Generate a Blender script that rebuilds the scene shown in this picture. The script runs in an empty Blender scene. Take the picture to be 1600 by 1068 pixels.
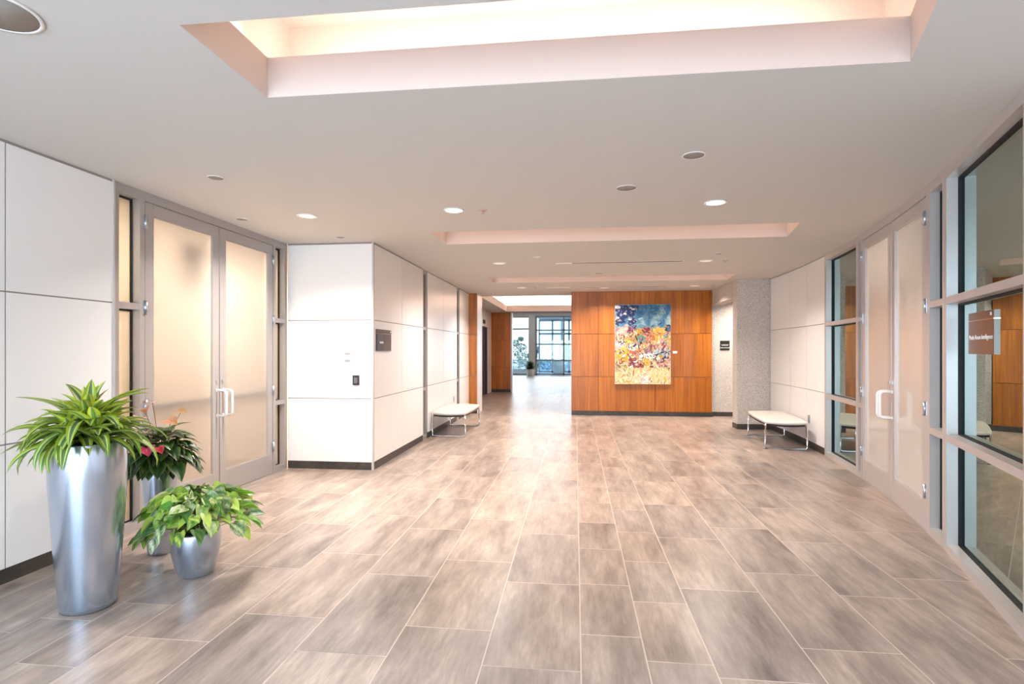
import bpy, bmesh, math, random
from mathutils import Vector, Matrix
random.seed(7)
PI = math.pi
C = bpy.context.scene.collection
scn = bpy.context.scene

# ---------------------------------------------------------------- camera, world, light
F, VX, HY, EYE, CZ = 855.0, 899.0, 547.0, 1.445, 2.75
YAW = math.atan((VX - 800) / F)
cd = bpy.data.cameras.new('camera'); cam = bpy.data.objects.new('camera', cd); C.objects.link(cam)
cd.sensor_width = 36; cd.lens = F / 1600 * 36; cd.shift_y = (HY - 534) / 1600
cd.clip_start = 0.05; cd.clip_end = 300
cam.location = (0, 0, EYE); cam.rotation_euler = (PI / 2, 0, YAW)
scn.camera = cam
scn.view_settings.view_transform = 'Standard'; scn.view_settings.look = 'None'
scn.view_settings.gamma = 1; scn.view_settings.use_curve_mapping = False
scn.view_settings.exposure = 0.72

w = bpy.data.worlds.new('sky'); scn.world = w; w.use_nodes = True
nt = w.node_tree; bg = nt.nodes['Background']
tc = nt.nodes.new('ShaderNodeTexCoord'); sx = nt.nodes.new('ShaderNodeSeparateXYZ'); cr = nt.nodes.new('ShaderNodeValToRGB')
nt.links.new(tc.outputs['Generated'], sx.inputs[0]); nt.links.new(sx.outputs['Z'], cr.inputs[0]); nt.links.new(cr.outputs[0], bg.inputs[0])
cr.color_ramp.elements[0].color = (0.88, 0.95, 1, 1); cr.color_ramp.elements[1].color = (0.42, 0.66, 1, 1)
cr.color_ramp.elements[1].position = 0.7
bg.inputs[1].default_value = 2.0

WARM = (1.0, 0.90, 0.82); COOL = (0.56, 0.77, 1.0)
def area(name, loc, size, power, color, rot=(0, 0, 0), shape='RECTANGLE', spread=PI):
    l = bpy.data.lights.new(name, 'AREA'); l.shape = shape; l.size = size[0]
    if shape in ('RECTANGLE', 'ELLIPSE'): l.size_y = size[1]
    l.energy = power; l.color = color; l.spread = spread
    o = bpy.data.objects.new(name, l); C.objects.link(o); o.location = loc; o.rotation_euler = rot
    return o
# daylight entering by the glazed entrance behind the camera, and by the far lobby's glazing
area('daylight_entrance', (-1.75, -2.45, 1.4), (3.2, 2.5), 170, COOL, (PI / 2, 0, 0))
area('daylight_lobby', (-2.0, 31.6, 1.9), (9.0, 3.2), 170, (0.88, 0.94, 1.0), (-PI / 2, 0, 0))
# cove strips: on the ledges inside each ceiling coffer, shining up
COFFERS = [(2.03, 2.665, -1.58, 1.28, 1.505), (5.90, 6.61, -1.58, 2.28, 2.42), (9.75, 10.50, -1.58, 2.74, 2.78), (13.1, 18.3, -2.30, 2.3, 2.3)]
COVE = [10, 18, 18, 75]
for i, (y0, y1, xl, xr0, xr1) in enumerate(COFFERS):
    L = (xr1 + xr0) / 2 - xl; cx = xl + L / 2
    ym, Lr, p = (y0 + y1) / 2, y1 - y0, COVE[i]; A_ = 2.215
    area('cove_lamp', (cx, y1 + 0.10, 3.0), (L, 0.05), p, WARM, (A_, 0, 0))
    area('cove_lamp', (cx, y0 - 0.10, 3.0), (L, 0.05), p * .35, WARM, (-A_, 0, 0))
    area('cove_lamp', (xl - 0.03, ym, 3.0), (0.04, Lr), p * .12, WARM, (0, A_, 0))
    area('cove_lamp', (xr1 + 0.06, ym, 3.0), (0.04, Lr), p * .12, WARM, (0, -A_, 0))
# side rooms' ceiling lamps; the right one is added to brighten its doors
area('room_lamp', (-5.0, 5.0, 2.68), (1.6, 2.6), 235, (1.0, 0.86, 0.72), (0, 0, 0))
area('room_lamp', (3.7, 5.6, 2.68), (0.3, 1.6), 26, (1.0, 0.9, 0.8), (0, 0, 0))
area('elevator_hall_fill', (0.5, 15.5, 2.72 + .55), (3.5, 2.5), 60, WARM, (0, 0, 0))  # added fill light inside the hall coffer, no fixture of its own

# ---------------------------------------------------------------- helpers
def sRGB(r, g, b):
    f = lambda c: (c / 255 / 12.92) if c / 255 <= 0.04045 else ((c / 255 + 0.055) / 1.055) ** 2.4
    return (f(r), f(g), f(b), 1)
MATS = {}
def mat(name, color, rough=0.5, metal=0.0, spec=0.5, emit=None, es=0, coat=0, alpha=None):
    m = bpy.data.materials.new(name); m.use_nodes = True; b = m.node_tree.nodes['Principled BSDF']
    b.inputs['Base Color'].default_value = color; b.inputs['Roughness'].default_value = rough
    b.inputs['Metallic'].default_value = metal; b.inputs['Specular IOR Level'].default_value = spec
    b.inputs['Coat Weight'].default_value = coat; b.inputs['Coat Roughness'].default_value = 0.08
    if emit: b.inputs['Emission Color'].default_value = emit; b.inputs['Emission Strength'].default_value = es
    MATS[name] = m; return m
def N(m, t, **kw):
    n = m.node_tree.nodes.new(t)
    for k, v in kw.items():
        if k in n.inputs: n.inputs[k].default_value = v
        else: setattr(n, k, v)
    return n
def LK(m, a, b): m.node_tree.links.new(a, b)
def ramp(m, stops, fac=None):
    n = N(m, 'ShaderNodeValToRGB'); e = n.color_ramp.elements
    while len(e) < len(stops): e.new(0.5)
    for i, (p, c) in enumerate(stops): e[i].position = p; e[i].color = c
    if fac is not None: LK(m, fac, n.inputs[0])
    return n
def bump_noise(m, scale, strength, dist=0.002):
    b = m.node_tree.nodes['Principled BSDF']
    g = N(m, 'ShaderNodeNewGeometry'); n = N(m, 'ShaderNodeTexNoise', Scale=scale, Detail=4.0); LK(m, g.outputs['Position'], n.inputs['Vector'])
    bp = N(m, 'ShaderNodeBump', Strength=strength, Distance=dist); LK(m, n.outputs['Fac'], bp.inputs['Height']); LK(m, bp.outputs[0], b.inputs['Normal'])
    return n

class MB:
    def __init__(s): s.v = []; s.f = []; s.mi = []; s.c = []; s.ms = []; s.sm = []
    def midx(s, m):
        if m not in s.ms: s.ms.append(m)
        return s.ms.index(m)
    def add(s, vs, fs, m, cols=None, smooth=False):
        o = len(s.v); s.v += [tuple(v) for v in vs]; k = s.midx(m)
        for f in fs: s.f.append([o + i for i in f]); s.mi.append(k); s.sm.append(smooth)
        s.c += cols if cols else [(1, 1, 1, 1)] * len(vs)
    def box(s, a, b, m):
        x0, x1 = sorted((a[0], b[0])); y0, y1 = sorted((a[1], b[1])); z0, z1 = sorted((a[2], b[2]))
        s.add([(x0,y0,z0),(x1,y0,z0),(x1,y1,z0),(x0,y1,z0),(x0,y0,z1),(x1,y0,z1),(x1,y1,z1),(x0,y1,z1)],
              [(0,3,2,1),(4,5,6,7),(0,1,5,4),(1,2,6,5),(2,3,7,6),(3,0,4,7)], m)
    def obox(s, o, t, n, a, b, m):
        # box in a basis: o origin, t along, n outward, z up; a/b = (along, outward, up)
        o = Vector((o[0], o[1], 0)); z = Vector((0, 0, 1))
        P = lambda u, q, h: o + t * u + n * q + z * h
        vs = [P(x, y, h) for h in (a[2], b[2]) for x, y in ((a[0],a[1]),(b[0],a[1]),(b[0],b[1]),(a[0],b[1]))]
        fs = [(0,3,2,1),(4,5,6,7),(0,1,5,4),(1,2,6,5),(2,3,7,6),(3,0,4,7)]
        if t.cross(n).z * (b[0]-a[0]) * (b[1]-a[1]) * (b[2]-a[2]) < 0: fs = [tuple(reversed(f)) for f in fs]
        s.add(vs, fs, m)
    def prism(s, pts, z0, z1, m, m_top=None):
        n = len(pts); vs = [(x, y, z0) for x, y in pts] + [(x, y, z1) for x, y in pts]
        s.add(vs, [tuple(range(n - 1, -1, -1))] + [tuple(range(n, 2 * n))] + [(i, (i + 1) % n, n + (i + 1) % n, n + i) for i in range(n)], m)
    def lathe(s, c, prof, m, n=40, cap0=True, cap1=True, axis='z', smooth=True, cols=None):
        vs = []
        for r, z in prof:
            for k in range(n):
                a = 2 * PI * k / n; p = (r * math.cos(a), r * math.sin(a), z)
                if axis == 'x': p = (p[2], p[0], p[1])
                if axis == 'y': p = (p[0], p[2], p[1])
                vs.append((c[0] + p[0], c[1] + p[1], c[2] + p[2]))
        fs = [(j*n+k, j*n+(k+1)%n, (j+1)*n+(k+1)%n, (j+1)*n+k) for j in range(len(prof)-1) for k in range(n)]
        s.add(vs, fs, m, smooth=smooth)
        o = len(s.v) - len(vs)
        if cap0: s.f.append([o + k for k in range(n - 1, -1, -1)]); s.mi.append(s.midx(m)); s.sm.append(False)
        if cap1: s.f.append([o + (len(prof)-1)*n + k for k in range(n)]); s.mi.append(s.midx(m)); s.sm.append(False)
    def tube(s, pts, r, m, n=10, closed=False, col=None):
        pts = [Vector(p) for p in pts]; L = len(pts); vs = []; up = None
        for i, p in enumerate(pts):
            if closed: d = (pts[(i+1) % L] - pts[i-1])
            else: d = pts[min(i+1, L-1)] - pts[max(i-1, 0)]
            d = d.normalized() if d.length > 1e-9 else Vector((0, 0, 1))
            if up is None:
                up = d.cross(Vector((0, 0, 1)) if abs(d.z) < .9 else Vector((1, 0, 0))).normalized()
            up = (up - d * up.dot(d)).normalized(); q = d.cross(up)
            rr = r[i] if isinstance(r, (list, tuple)) else r
            for k in range(n):
                a = 2 * PI * k / n; vs.append(p + (up * math.cos(a) + q * math.sin(a)) * rr)
        R = L if closed else L - 1
        fs = [(i*n+k, i*n+(k+1)%n, ((i+1)%L)*n+(k+1)%n, ((i+1)%L)*n+k) for i in range(R) for k in range(n)]
        if not closed: fs += [tuple(range(n-1, -1, -1)), tuple(range((L-1)*n, L*n))]
        s.add(vs, fs, m, cols=[col] * len(vs) if col else None, smooth=True)
    def build(s, name, parent=None, bevel=0, origin=None):
        me = bpy.data.meshes.new(name)
        o0 = Vector(origin) if origin is not None else Vector((0, 0, 0))
        me.from_pydata([tuple(Vector(v) - o0) for v in s.v], [], s.f)
        for m in s.ms: me.materials.append(m)
        me.polygons.foreach_set('material_index', s.mi); me.polygons.foreach_set('use_smooth', s.sm)
        if any(c != (1, 1, 1, 1) for c in s.c):
            at = me.color_attributes.new('Col', 'FLOAT_COLOR', 'POINT')
            at.data.foreach_set('color', [x for c in s.c for x in c])
        me.update(); o = bpy.data.objects.new(name, me); C.objects.link(o)
        if origin is not None: o.location = o0
        if parent is not None:
            o.parent = parent
            if origin is not None: o.location = o0 - parent.location
            else: o.location = -parent.location
        if bevel:
            md = o.modifiers.new('bevel', 'BEVEL'); md.width = bevel; md.segments = 2; md.limit_method = 'ANGLE'
        return o
def tag(o, label=None, cat=None, group=None, kind=None):
    if label: o['label'] = label
    if cat: o['category'] = cat
    if group: o['group'] = group
    if kind: o['kind'] = kind
    return o
def struct(o, label, cat): return tag(o, label, cat, kind='structure')
def thing(name, loc, label, cat, group=None, kind=None):
    o = bpy.data.objects.new(name, None); o.empty_display_size = .1; C.objects.link(o); o.location = loc
    return tag(o, label, cat, group, kind)
def copy_tree(o, parent=None):
    c = o.copy(); C.objects.link(c)
    if parent is not None: c.parent = parent
    for ch in list(o.children): copy_tree(ch, c)
    return c
def text_mesh(name, body, size, m, loc, rot, parent=None, align='CENTER', ext=0.0006, sx=1.0):
    cu = bpy.data.curves.new(name, 'FONT'); cu.body = body; cu.size = size; cu.extrude = ext; cu.align_x = align; cu.align_y = 'CENTER'
    t = bpy.data.objects.new('tmp', cu); C.objects.link(t)
    me = bpy.data.meshes.new_from_object(t.evaluated_get(bpy.context.evaluated_depsgraph_get()))
    bpy.data.objects.remove(t); me.materials.clear(); me.materials.append(m)
    o = bpy.data.objects.new(name, me); C.objects.link(o); o.rotation_euler = rot; o.scale = (sx, 1, 1)
    o.location = loc
    if parent is not None: o.parent = parent; o.location = Vector(loc) - parent.location
    return o

# ---------------------------------------------------------------- materials
white = mat('white_panel', sRGB(236, 233, 231), .32, spec=.45)
joint = mat('joint_grey', sRGB(150, 140, 135), .7)
ceilm = mat('ceiling_paint', sRGB(206, 202, 197), .9, spec=.2)
coffm = mat('coffer_paint', sRGB(216, 200, 190), .85, spec=.2)
roomw = mat('room_paint', sRGB(232, 216, 200), .8, spec=.2)
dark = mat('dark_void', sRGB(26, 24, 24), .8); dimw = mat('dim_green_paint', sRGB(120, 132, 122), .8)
frame_m = mat('frame_aluminium', sRGB(172, 166, 163), .38, metal=.3)
framer_m = mat('frame_aluminium_lit', sRGB(200, 193, 190), .36, metal=.35)  # frame aluminium made lighter, the right side's brighter light put into the colour
gasket = mat('black_gasket', sRGB(14, 14, 20), .6)
chrome = mat('chrome', sRGB(225, 225, 228), .12, metal=1)
steel = mat('hinge_steel', sRGB(190, 194, 200), .28, metal=.9)
pull_m = mat('pull_white', sRGB(238, 236, 234), .25, coat=.4)
slotm = mat('slot_dark', sRGB(70, 62, 58), .7)
trimw = mat('trim_white', sRGB(228, 222, 216), .4)
grille = mat('speaker_grille', sRGB(150, 142, 134), .7)
lens = mat('lamp_lens', sRGB(250, 245, 238), .4, emit=(1, .95, .88, 1), es=3.0)
lensd = mat('lamp_lens_dim', sRGB(235, 228, 220), .5, emit=(1, .93, .85, 1), es=.35)
wjoint = mat('veneer_joint', sRGB(74, 38, 18), .7); blackp = mat('black_plastic', sRGB(30, 29, 30), .35)
whitep = mat('white_plastic', sRGB(238, 236, 232), .35)
greyp = mat('grey_plastic', sRGB(150, 148, 146), .4)
bronze = mat('sign_bronze', sRGB(92, 74, 66), .22, metal=.6, coat=.5)
signtxt = mat('sign_lettering', sRGB(250, 250, 250), .5, emit=(1, 1, 1, 1), es=.0)
leather = mat('white_leather', sRGB(222, 213, 203), .42)
under = mat('bench_underside', sRGB(48, 44, 44), .6)
soil = mat('soil', sRGB(44, 34, 28), .95)
elev = mat('elevator_steel', sRGB(92, 86, 96), .35, metal=.6)
asphalt = mat('asphalt', sRGB(176, 176, 180), .9)
carw = mat('car_paint', sRGB(228, 230, 234), .2, coat=.8)
tyre = mat('tyre_rubber', sRGB(40, 40, 44), .8)
carg = mat('car_glass', sRGB(70, 90, 104), .08)
conc_out = mat('outdoor_concrete', sRGB(205, 200, 196), .85)
for m_, s_, t_ in ((ceilm, 260, .06), (leather, 160, .12), (coffm, 200, .05)): bump_noise(m_, s_, t_)

def attr_mat(name, rough=.45, spec=.5, transl=.0):
    m = mat(name, (1, 1, 1, 1), rough, spec=spec); a = N(m, 'ShaderNodeAttribute', attribute_name='Col')
    b = m.node_tree.nodes['Principled BSDF']; LK(m, a.outputs['Color'], b.inputs['Base Color'])
    if transl:
        out = m.node_tree.nodes['Material Output']; tr = N(m, 'ShaderNodeBsdfTranslucent'); mx = N(m, 'ShaderNodeMixShader'); mx.inputs[0].default_value = transl
        LK(m, a.outputs['Color'], tr.inputs[0]); LK(m, b.outputs[0], mx.inputs[1]); LK(m, tr.outputs[0], mx.inputs[2]); LK(m, mx.outputs[0], out.inputs[0])
    return m
leafm = attr_mat('leaf', .35, .5, .18); petal = attr_mat('spathe', .28, .5, .15); paint = attr_mat('oil_paint', .4)

# planter: pearl-silver metal with faint brushed clouds, daylight's blue tinted into the colour
pm = mat('planter_silver', sRGB(186, 190, 196), .22, metal=.85, coat=.25)
b = pm.node_tree.nodes['Principled BSDF']; g = N(pm, 'ShaderNodeTexCoord'); mp = N(pm, 'ShaderNodeMapping'); mp.inputs['Scale'].default_value = (9, 9, 2.2)
n1 = N(pm, 'ShaderNodeTexNoise', Scale=1.4, Detail=5.0); LK(pm, g.outputs['Object'], mp.inputs[0]); LK(pm, mp.outputs[0], n1.inputs['Vector'])
r1 = ramp(pm, [(.3, sRGB(168, 178, 192)), (.7, sRGB(192, 198, 208))], n1.outputs['Fac']); LK(pm, r1.outputs[0], b.inputs['Base Color'])

# floor tile, one tone per tile, streaks along the tile
def tile_mat(name, dk=1.0, rough=.29):
    m = mat(name, (1, 1, 1, 1), rough); b = m.node_tree.nodes['Principled BSDF']
    g = N(m, 'ShaderNodeNewGeometry'); off = N(m, 'ShaderNodeVectorMath', operation='SCALE'); off.inputs['Scale'].default_value = 37.0
    cmb = N(m, 'ShaderNodeCombineXYZ')
    for i in range(3): LK(m, g.outputs['Random Per Island'], cmb.inputs[i])
    LK(m, cmb.outputs[0], off.inputs[0]); add = N(m, 'ShaderNodeVectorMath', operation='ADD'); LK(m, g.outputs['Position'], add.inputs[0]); LK(m, off.outputs[0], add.inputs[1])
    mp = N(m, 'ShaderNodeMapping'); mp.inputs['Scale'].default_value = (5.5, 1.3, 5.5); LK(m, add.outputs[0], mp.inputs[0])
    n1 = N(m, 'ShaderNodeTexNoise', Scale=1.0, Detail=6.0, Roughness=.66, Distortion=.15); LK(m, mp.outputs[0], n1.inputs['Vector'])
    mp2 = N(m, 'ShaderNodeMapping'); mp2.inputs['Scale'].default_value = (48, 5, 48); LK(m, add.outputs[0], mp2.inputs[0])
    n2 = N(m, 'ShaderNodeTexNoise', Scale=1.0, Detail=4.0, Roughness=.7); LK(m, mp2.outputs[0], n2.inputs['Vector'])
    s = lambda r, g_, b_: tuple(c * dk for c in sRGB(r, g_, b_)[:3]) + (1,)
    rA = ramp(m, [(.28, s(102, 91, 85)), (.43, s(141, 128, 120)), (.57, s(165, 151, 141)), (.74, s(192, 179, 168))], n1.outputs['Fac'])
    rB = ramp(m, [(.34, (.78, .78, .78, 1)), (.66, (1.14, 1.13, 1.12, 1))], n2.outputs['Fac'])
    mx = N(m, 'ShaderNodeMix', data_type='RGBA', blend_type='MULTIPLY'); mx.inputs[0].default_value = .75
    LK(m, rA.outputs[0], mx.inputs[6]); LK(m, rB.outputs[0], mx.inputs[7])
    rC = ramp(m, [(0, (.88, .88, .90, 1)), (.5, (1.0, .98, .96, 1)), (1, (1.10, 1.05, 1.0, 1))], g.outputs['Random Per Island'])
    mx2 = N(m, 'ShaderNodeMix', data_type='RGBA', blend_type='MULTIPLY'); mx2.inputs[0].default_value = 1
    LK(m, mx.outputs[2], mx2.inputs[6]); LK(m, rC.outputs[0], mx2.inputs[7]); LK(m, mx2.outputs[2], b.inputs['Base Color'])
    rr = ramp(m, [(.3, (rough,) * 3 + (1,)), (.7, (rough + .06,) * 3 + (1,))], n1.outputs['Fac']); LK(m, rr.outputs[0], b.inputs['Roughness'])
    bp = N(m, 'ShaderNodeBump', Strength=.12, Distance=.002); LK(m, n2.outputs['Fac'], bp.inputs['Height']); LK(m, bp.outputs[0], b.inputs['Normal'])
    return m
tile = tile_mat('floor_tile'); base_t = tile_mat('baseboard_tile', .15, .4)
grout = mat('grout', sRGB(206, 192, 182), .85)
def wood_mat(name, c):
    m = mat(name, (1, 1, 1, 1), .34, coat=.15); b = m.node_tree.nodes['Principled BSDF']
    g = N(m, 'ShaderNodeNewGeometry'); cmb = N(m, 'ShaderNodeCombineXYZ')
    for i in range(3): LK(m, g.outputs['Random Per Island'], cmb.inputs[i])
    off = N(m, 'ShaderNodeVectorMath', operation='SCALE'); off.inputs['Scale'].default_value = 21.0; LK(m, cmb.outputs[0], off.inputs[0])
    add = N(m, 'ShaderNodeVectorMath', operation='ADD'); LK(m, g.outputs['Position'], add.inputs[0]); LK(m, off.outputs[0], add.inputs[1])
    mp = N(m, 'ShaderNodeMapping'); mp.inputs['Scale'].default_value = (26, 26, .9); LK(m, add.outputs[0], mp.inputs[0])
    n1 = N(m, 'ShaderNodeTexNoise', Scale=1.0, Detail=6.0, Roughness=.6); LK(m, mp.outputs[0], n1.inputs['Vector'])
    mp2 = N(m, 'ShaderNodeMapping'); mp2.inputs['Scale'].default_value = (3.2, 3.2, .12); LK(m, add.outputs[0], mp2.inputs[0])
    n2 = N(m, 'ShaderNodeTexNoise', Scale=1.0, Detail=2.0); LK(m, mp2.outputs[0], n2.inputs['Vector'])
    rA = ramp(m, [(.3, c[0]), (.5, c[1]), (.7, c[2])], n1.outputs['Fac'])
    rB = ramp(m, [(.3, (.8, .76, .72, 1)), (.7, (1.12, 1.12, 1.1, 1))], n2.outputs['Fac'])
    mx = N(m, 'ShaderNodeMix', data_type='RGBA', blend_type='MULTIPLY'); mx.inputs[0].default_value = 1
    LK(m, rA.outputs[0], mx.inputs[6]); LK(m, rB.outputs[0], mx.inputs[7]); LK(m, mx.outputs[2], b.inputs['Base Color'])
    return m
wood = wood_mat('cherry_veneer', [sRGB(150, 82, 12), sRGB(175, 100, 16), sRGB(196, 118, 26)])
# exposed-aggregate concrete
agg = mat('aggregate', (1, 1, 1, 1), .85, spec=.25); b = agg.node_tree.nodes['Principled BSDF']
g = N(agg, 'ShaderNodeNewGeometry'); v = N(agg, 'ShaderNodeTexVoronoi', Scale=105.0); LK(agg, g.outputs['Position'], v.inputs['Vector'])
hs = N(agg, 'ShaderNodeSeparateColor'); LK(agg, v.outputs['Color'], hs.inputs[0])
r = ramp(agg, [(0, sRGB(150, 142, 138)), (.12, sRGB(182, 176, 171)), (.55, sRGB(199, 191, 182)), (1, sRGB(216, 208, 199))], hs.outputs[0]); LK(agg, r.outputs[0], b.inputs['Base Color'])
bp = N(agg, 'ShaderNodeBump', Strength=.35, Distance=.004); LK(agg, v.outputs['Distance'], bp.inputs['Height']); LK(agg, bp.outputs[0], b.inputs['Normal'])

def glass_mat(name, tint, ior, frost=None, frost_fac=0.0, dfac=.35, mirror_rough=0.0, refl=0.0, gc=(.96, .98, .97, 1)):
    m = bpy.data.materials.new(name); m.use_nodes = True; t = m.node_tree; t.nodes.clear()
    out = N(m, 'ShaderNodeOutputMaterial'); gl = N(m, 'ShaderNodeBsdfGlossy'); gl.inputs['Roughness'].default_value = mirror_rough; gl.inputs['Color'].default_value = gc
    tr = N(m, 'ShaderNodeBsdfTransparent'); tr.inputs[0].default_value = tint; fr = N(m, 'ShaderNodeFresnel'); fr.inputs['IOR'].default_value = ior
    mx = N(m, 'ShaderNodeMixShader'); mn = N(m, 'ShaderNodeMath', operation='MAXIMUM'); mn.inputs[1].default_value = refl; LK(m, fr.outputs[0], mn.inputs[0]); LK(m, mn.outputs[0], mx.inputs[0]); LK(m, gl.outputs[0], mx.inputs[2])
    if frost:
        tl = N(m, 'ShaderNodeBsdfTranslucent'); tl.inputs[0].default_value = frost; df = N(m, 'ShaderNodeBsdfDiffuse'); df.inputs[0].default_value = frost
        a = N(m, 'ShaderNodeMixShader'); a.inputs[0].default_value = dfac; LK(m, tl.outputs[0], a.inputs[1]); LK(m, df.outputs[0], a.inputs[2])
        c = N(m, 'ShaderNodeMixShader'); c.inputs[0].default_value = frost_fac; LK(m, tr.outputs[0], c.inputs[1]); LK(m, a.outputs[0], c.inputs[2])
        LK(m, c.outputs[0], mx.inputs[1])
    else: LK(m, tr.outputs[0], mx.inputs[1])
    LK(m, mx.outputs[0], out.inputs[0]); MATS[name] = m; return m
g_frost_l = glass_mat('frosted_glass', (.95, .9, .85, 1), 1.45, (.96, .90, .83, 1), .48)
g_side_l = glass_mat('sidelight_glass', (.85, .9, .84, 1), 1.45, (.93, .85, .74, 1), .6)
g_right = glass_mat('coated_glass', (.50, .72, .66, 1), 2.0, refl=.56, gc=(.82, .98, .92, 1))
g_frost_r = glass_mat('filmed_glass', (.9, .87, .82, 1), 1.42, (.96, .91, .86, 1), .9, dfac=.6, refl=.16)
g_clear = glass_mat('clear_glass', (.90, .96, .97, 1), 1.45)
g_blue = glass_mat('blue_glass', (.80, .91, .96, 1), 1.5)

# ---------------------------------------------------------------- floor
XE = [-8.365 + .457 * i for i in range(11)] + [-3.335, -2.875, -2.57, -2.264, -1.803, -1.345, -.887, -.428, .0256, .33, .63, 1.09, 1.547, 2.004, 2.461]
while XE[-1] < 6.4: XE.append(XE[-1] + .457)
PH = {-3.335: 2.49, -2.875: 2.645, -2.57: 2.86, -2.264: 2.523, -1.803: 2.82, -1.345: 2.50, -.887: 2.79, -.428: 2.48, .0256: 2.81, .33: 2.602, .63: 3.42, 1.09: 2.80, 1.547: 3.43, 2.004: 3.73}
mb = MB(); G = .0032
mb.box((XE[0], -3, -.08), (XE[-1], 32.3, -.0012), grout)
for i in range(len(XE) - 1):
    x0, x1 = XE[i], XE[i + 1]; L = .6096 if x1 - x0 < .4 else .9144
    ph = PH.get(round(x0, 4), PH.get(x0, 2.5 + .37 * (i % 2)))
    y = ph - L * math.ceil((ph + 3) / L)
    while y < 32.3:
        a, b_ = max(y + G, -3), min(y + L - G, 32.3)
        if b_ > a: mb.add([(x0+G, a, 0), (x1-G, a, 0), (x1-G, b_, 0), (x0+G, b_, 0)], [(0, 1, 2, 3)], tile)
        y += L
struct(mb.build('floor'), 'brown stone-look plank tile floor with pale grout lines', 'floor')

# ---------------------------------------------------------------- curved wall geometry
AX, AY, AR = -17.1455, 10.2566, 20.678
def arc(y, off=0.0):
    x = AX + math.sqrt(AR * AR - (y - AY) ** 2); n = Vector((x - AX, y - AY, 0)) / AR
    return Vector((x, y, 0)) + n * off

# ---------------------------------------------------------------- ceiling with coffers
mb = MB(); XL, XR = -8.5, 6.5; T = .05
def cq(pts): mb.prism(pts, CZ, CZ + T, ceilm)
ys = -3.0
for (y0, y1, xl, xr0, xr1) in COFFERS:
    cq([(XL, ys), (XR, ys), (XR, y0), (XL, y0)])
    cq([(XL, y0), (xl, y0), (xl, y1), (XL, y1)]); cq([(xr0, y0), (XR, y0), (XR, y1), (xr1, y1)])
    ys = y1
cq([(XL, ys), (XR, ys), (XR, 19.1), (XL, 19.1)])
mb.box((XL, 19.1, CZ), (XR, 19.2, 3.75), ceilm); mb.box((XL, 19.1, 3.7), (XR, 32.4, 3.75), ceilm)
struct(mb.build('ceiling'), 'smooth off-white plaster ceiling cut by long lit coffers', 'ceiling')
for k, (y0, y1, xl, xr0, xr1) in enumerate(COFFERS):
    y0, y1, xl, xr0, xr1 = y0 + .001, y1 - .001, xl + .001, xr0 - .001, xr1 - .001
    mb = MB(); zl = CZ + .206; e = .03; zt = 3.38; rl, ry = .13, .45
    # lip faces
    mb.box((xl - e, y1, CZ + .001), (xr1 + e, y1 + e, zl), coffm); mb.box((xl - e, y0 - e, CZ + .001), (xr0 + e, y0, zl), coffm)
    mb.box((xl - e, y0, CZ + .001), (xl, y1, zl), coffm)
    mb.prism([(xr0, y0), (xr0 + e, y0), (xr1 + e, y1), (xr1, y1)], CZ + .001, zl, coffm)
    X0, X1, Y0, Y1 = xl - rl, max(xr0, xr1) + rl, y0 - ry, y1 + ry
    # ledge ring under the upper box, upper walls, lid
    mb.box((X0 - e, Y0 - e, zl - .03), (xl - e, Y1 + e, zl), coffm); mb.box((max(xr0, xr1) + e, Y0 - e, zl - .03), (X1 + e, Y1 + e, zl), coffm)
    mb.box((xl - e, y1 + e, zl - .03), (X1, Y1 + e, zl), coffm); mb.box((xl - e, Y0 - e, zl - .03), (X1, y0 - e, zl), coffm)
    mb.prism([(xr0 + e, y0 - e), (X1, y0 - e), (X1, y1 + e), (xr1 + e, y1 + e)], zl - .03, zl, coffm)
    mb.box((X0 - e, Y0, zl), (X0, Y1, zt), coffm); mb.box((X1, Y0, zl), (X1 + e, Y1, zt), coffm)
    mb.box((X0 - e, Y0 - e, zl), (X1 + e, Y0, zt), coffm); mb.box((X0 - e, Y1, zl), (X1 + e, Y1 + e, zt), coffm)
    mb.box((X0 - e, Y0 - e, zt), (X1 + e, Y1 + e, zt + .03), coffm)
    struct(mb.build('trim_coffer'), ['large lit ceiling coffer nearest the entrance, warm glow inside', 'second long shallow ceiling coffer before the first slot diffuser', 'third ceiling coffer just before the wood feature wall', 'brightly lit large ceiling coffer over the elevator hall'][k], 'ceiling coffer')

# ---------------------------------------------------------------- panel walls
BH = .095
def panel_wall(name, O, t, n, us, label, zs=(.86, 1.81), m=white, top=CZ, gap=.005, th=.015, back=.14, base=True, skip=()):
    """us: panel edges along t; panels face -n (n points away from the room)"""
    mb = MB(); t = Vector(t); n = Vector(n)
    mb.obox(O, t, n, (us[0], -.009, 0), (us[-1], back, top), joint)
    z = [BH] + list(zs) + [top - .014]
    for a, b_ in zip(us[:-1], us[1:]):
        for z0, z1 in zip(z[:-1], z[1:]):
            mb.obox(O, t, n, (a + gap, -th, z0 + (gap if z0 > BH else 0)), (b_ - gap, -.0092, z1 - gap), m)
    w_ = struct(mb.build(name), label, 'wall')
    if base:
        mb = MB(); u = us[0]
        while u < us[-1] - .01:
            e = min(u + .914, us[-1]); mb.obox(O, t, n, (u + .0015, -th + .003, 0), (e - .0015, -.0006, BH - .004), base_t); u = e
        mb.obox(O, t, n, (us[0], -th + .006, 0), (us[-1], -.0003, BH - .006), grout)
        struct(mb.build('baseboard_' + name[5:]), 'dark tile baseboard along the ' + label, 'baseboard')
    return w_
WX = -3.51; WC = -2.42
panel_wall('wall_left', (WX - .015, -2.6), (0, 1, 0), (-1, 0, 0), [0, .71, 1.61, 2.51, 3.41, 4.31, 4.71, 5.61, 6.41], 'white panelled left wall behind the tall planter')
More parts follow.
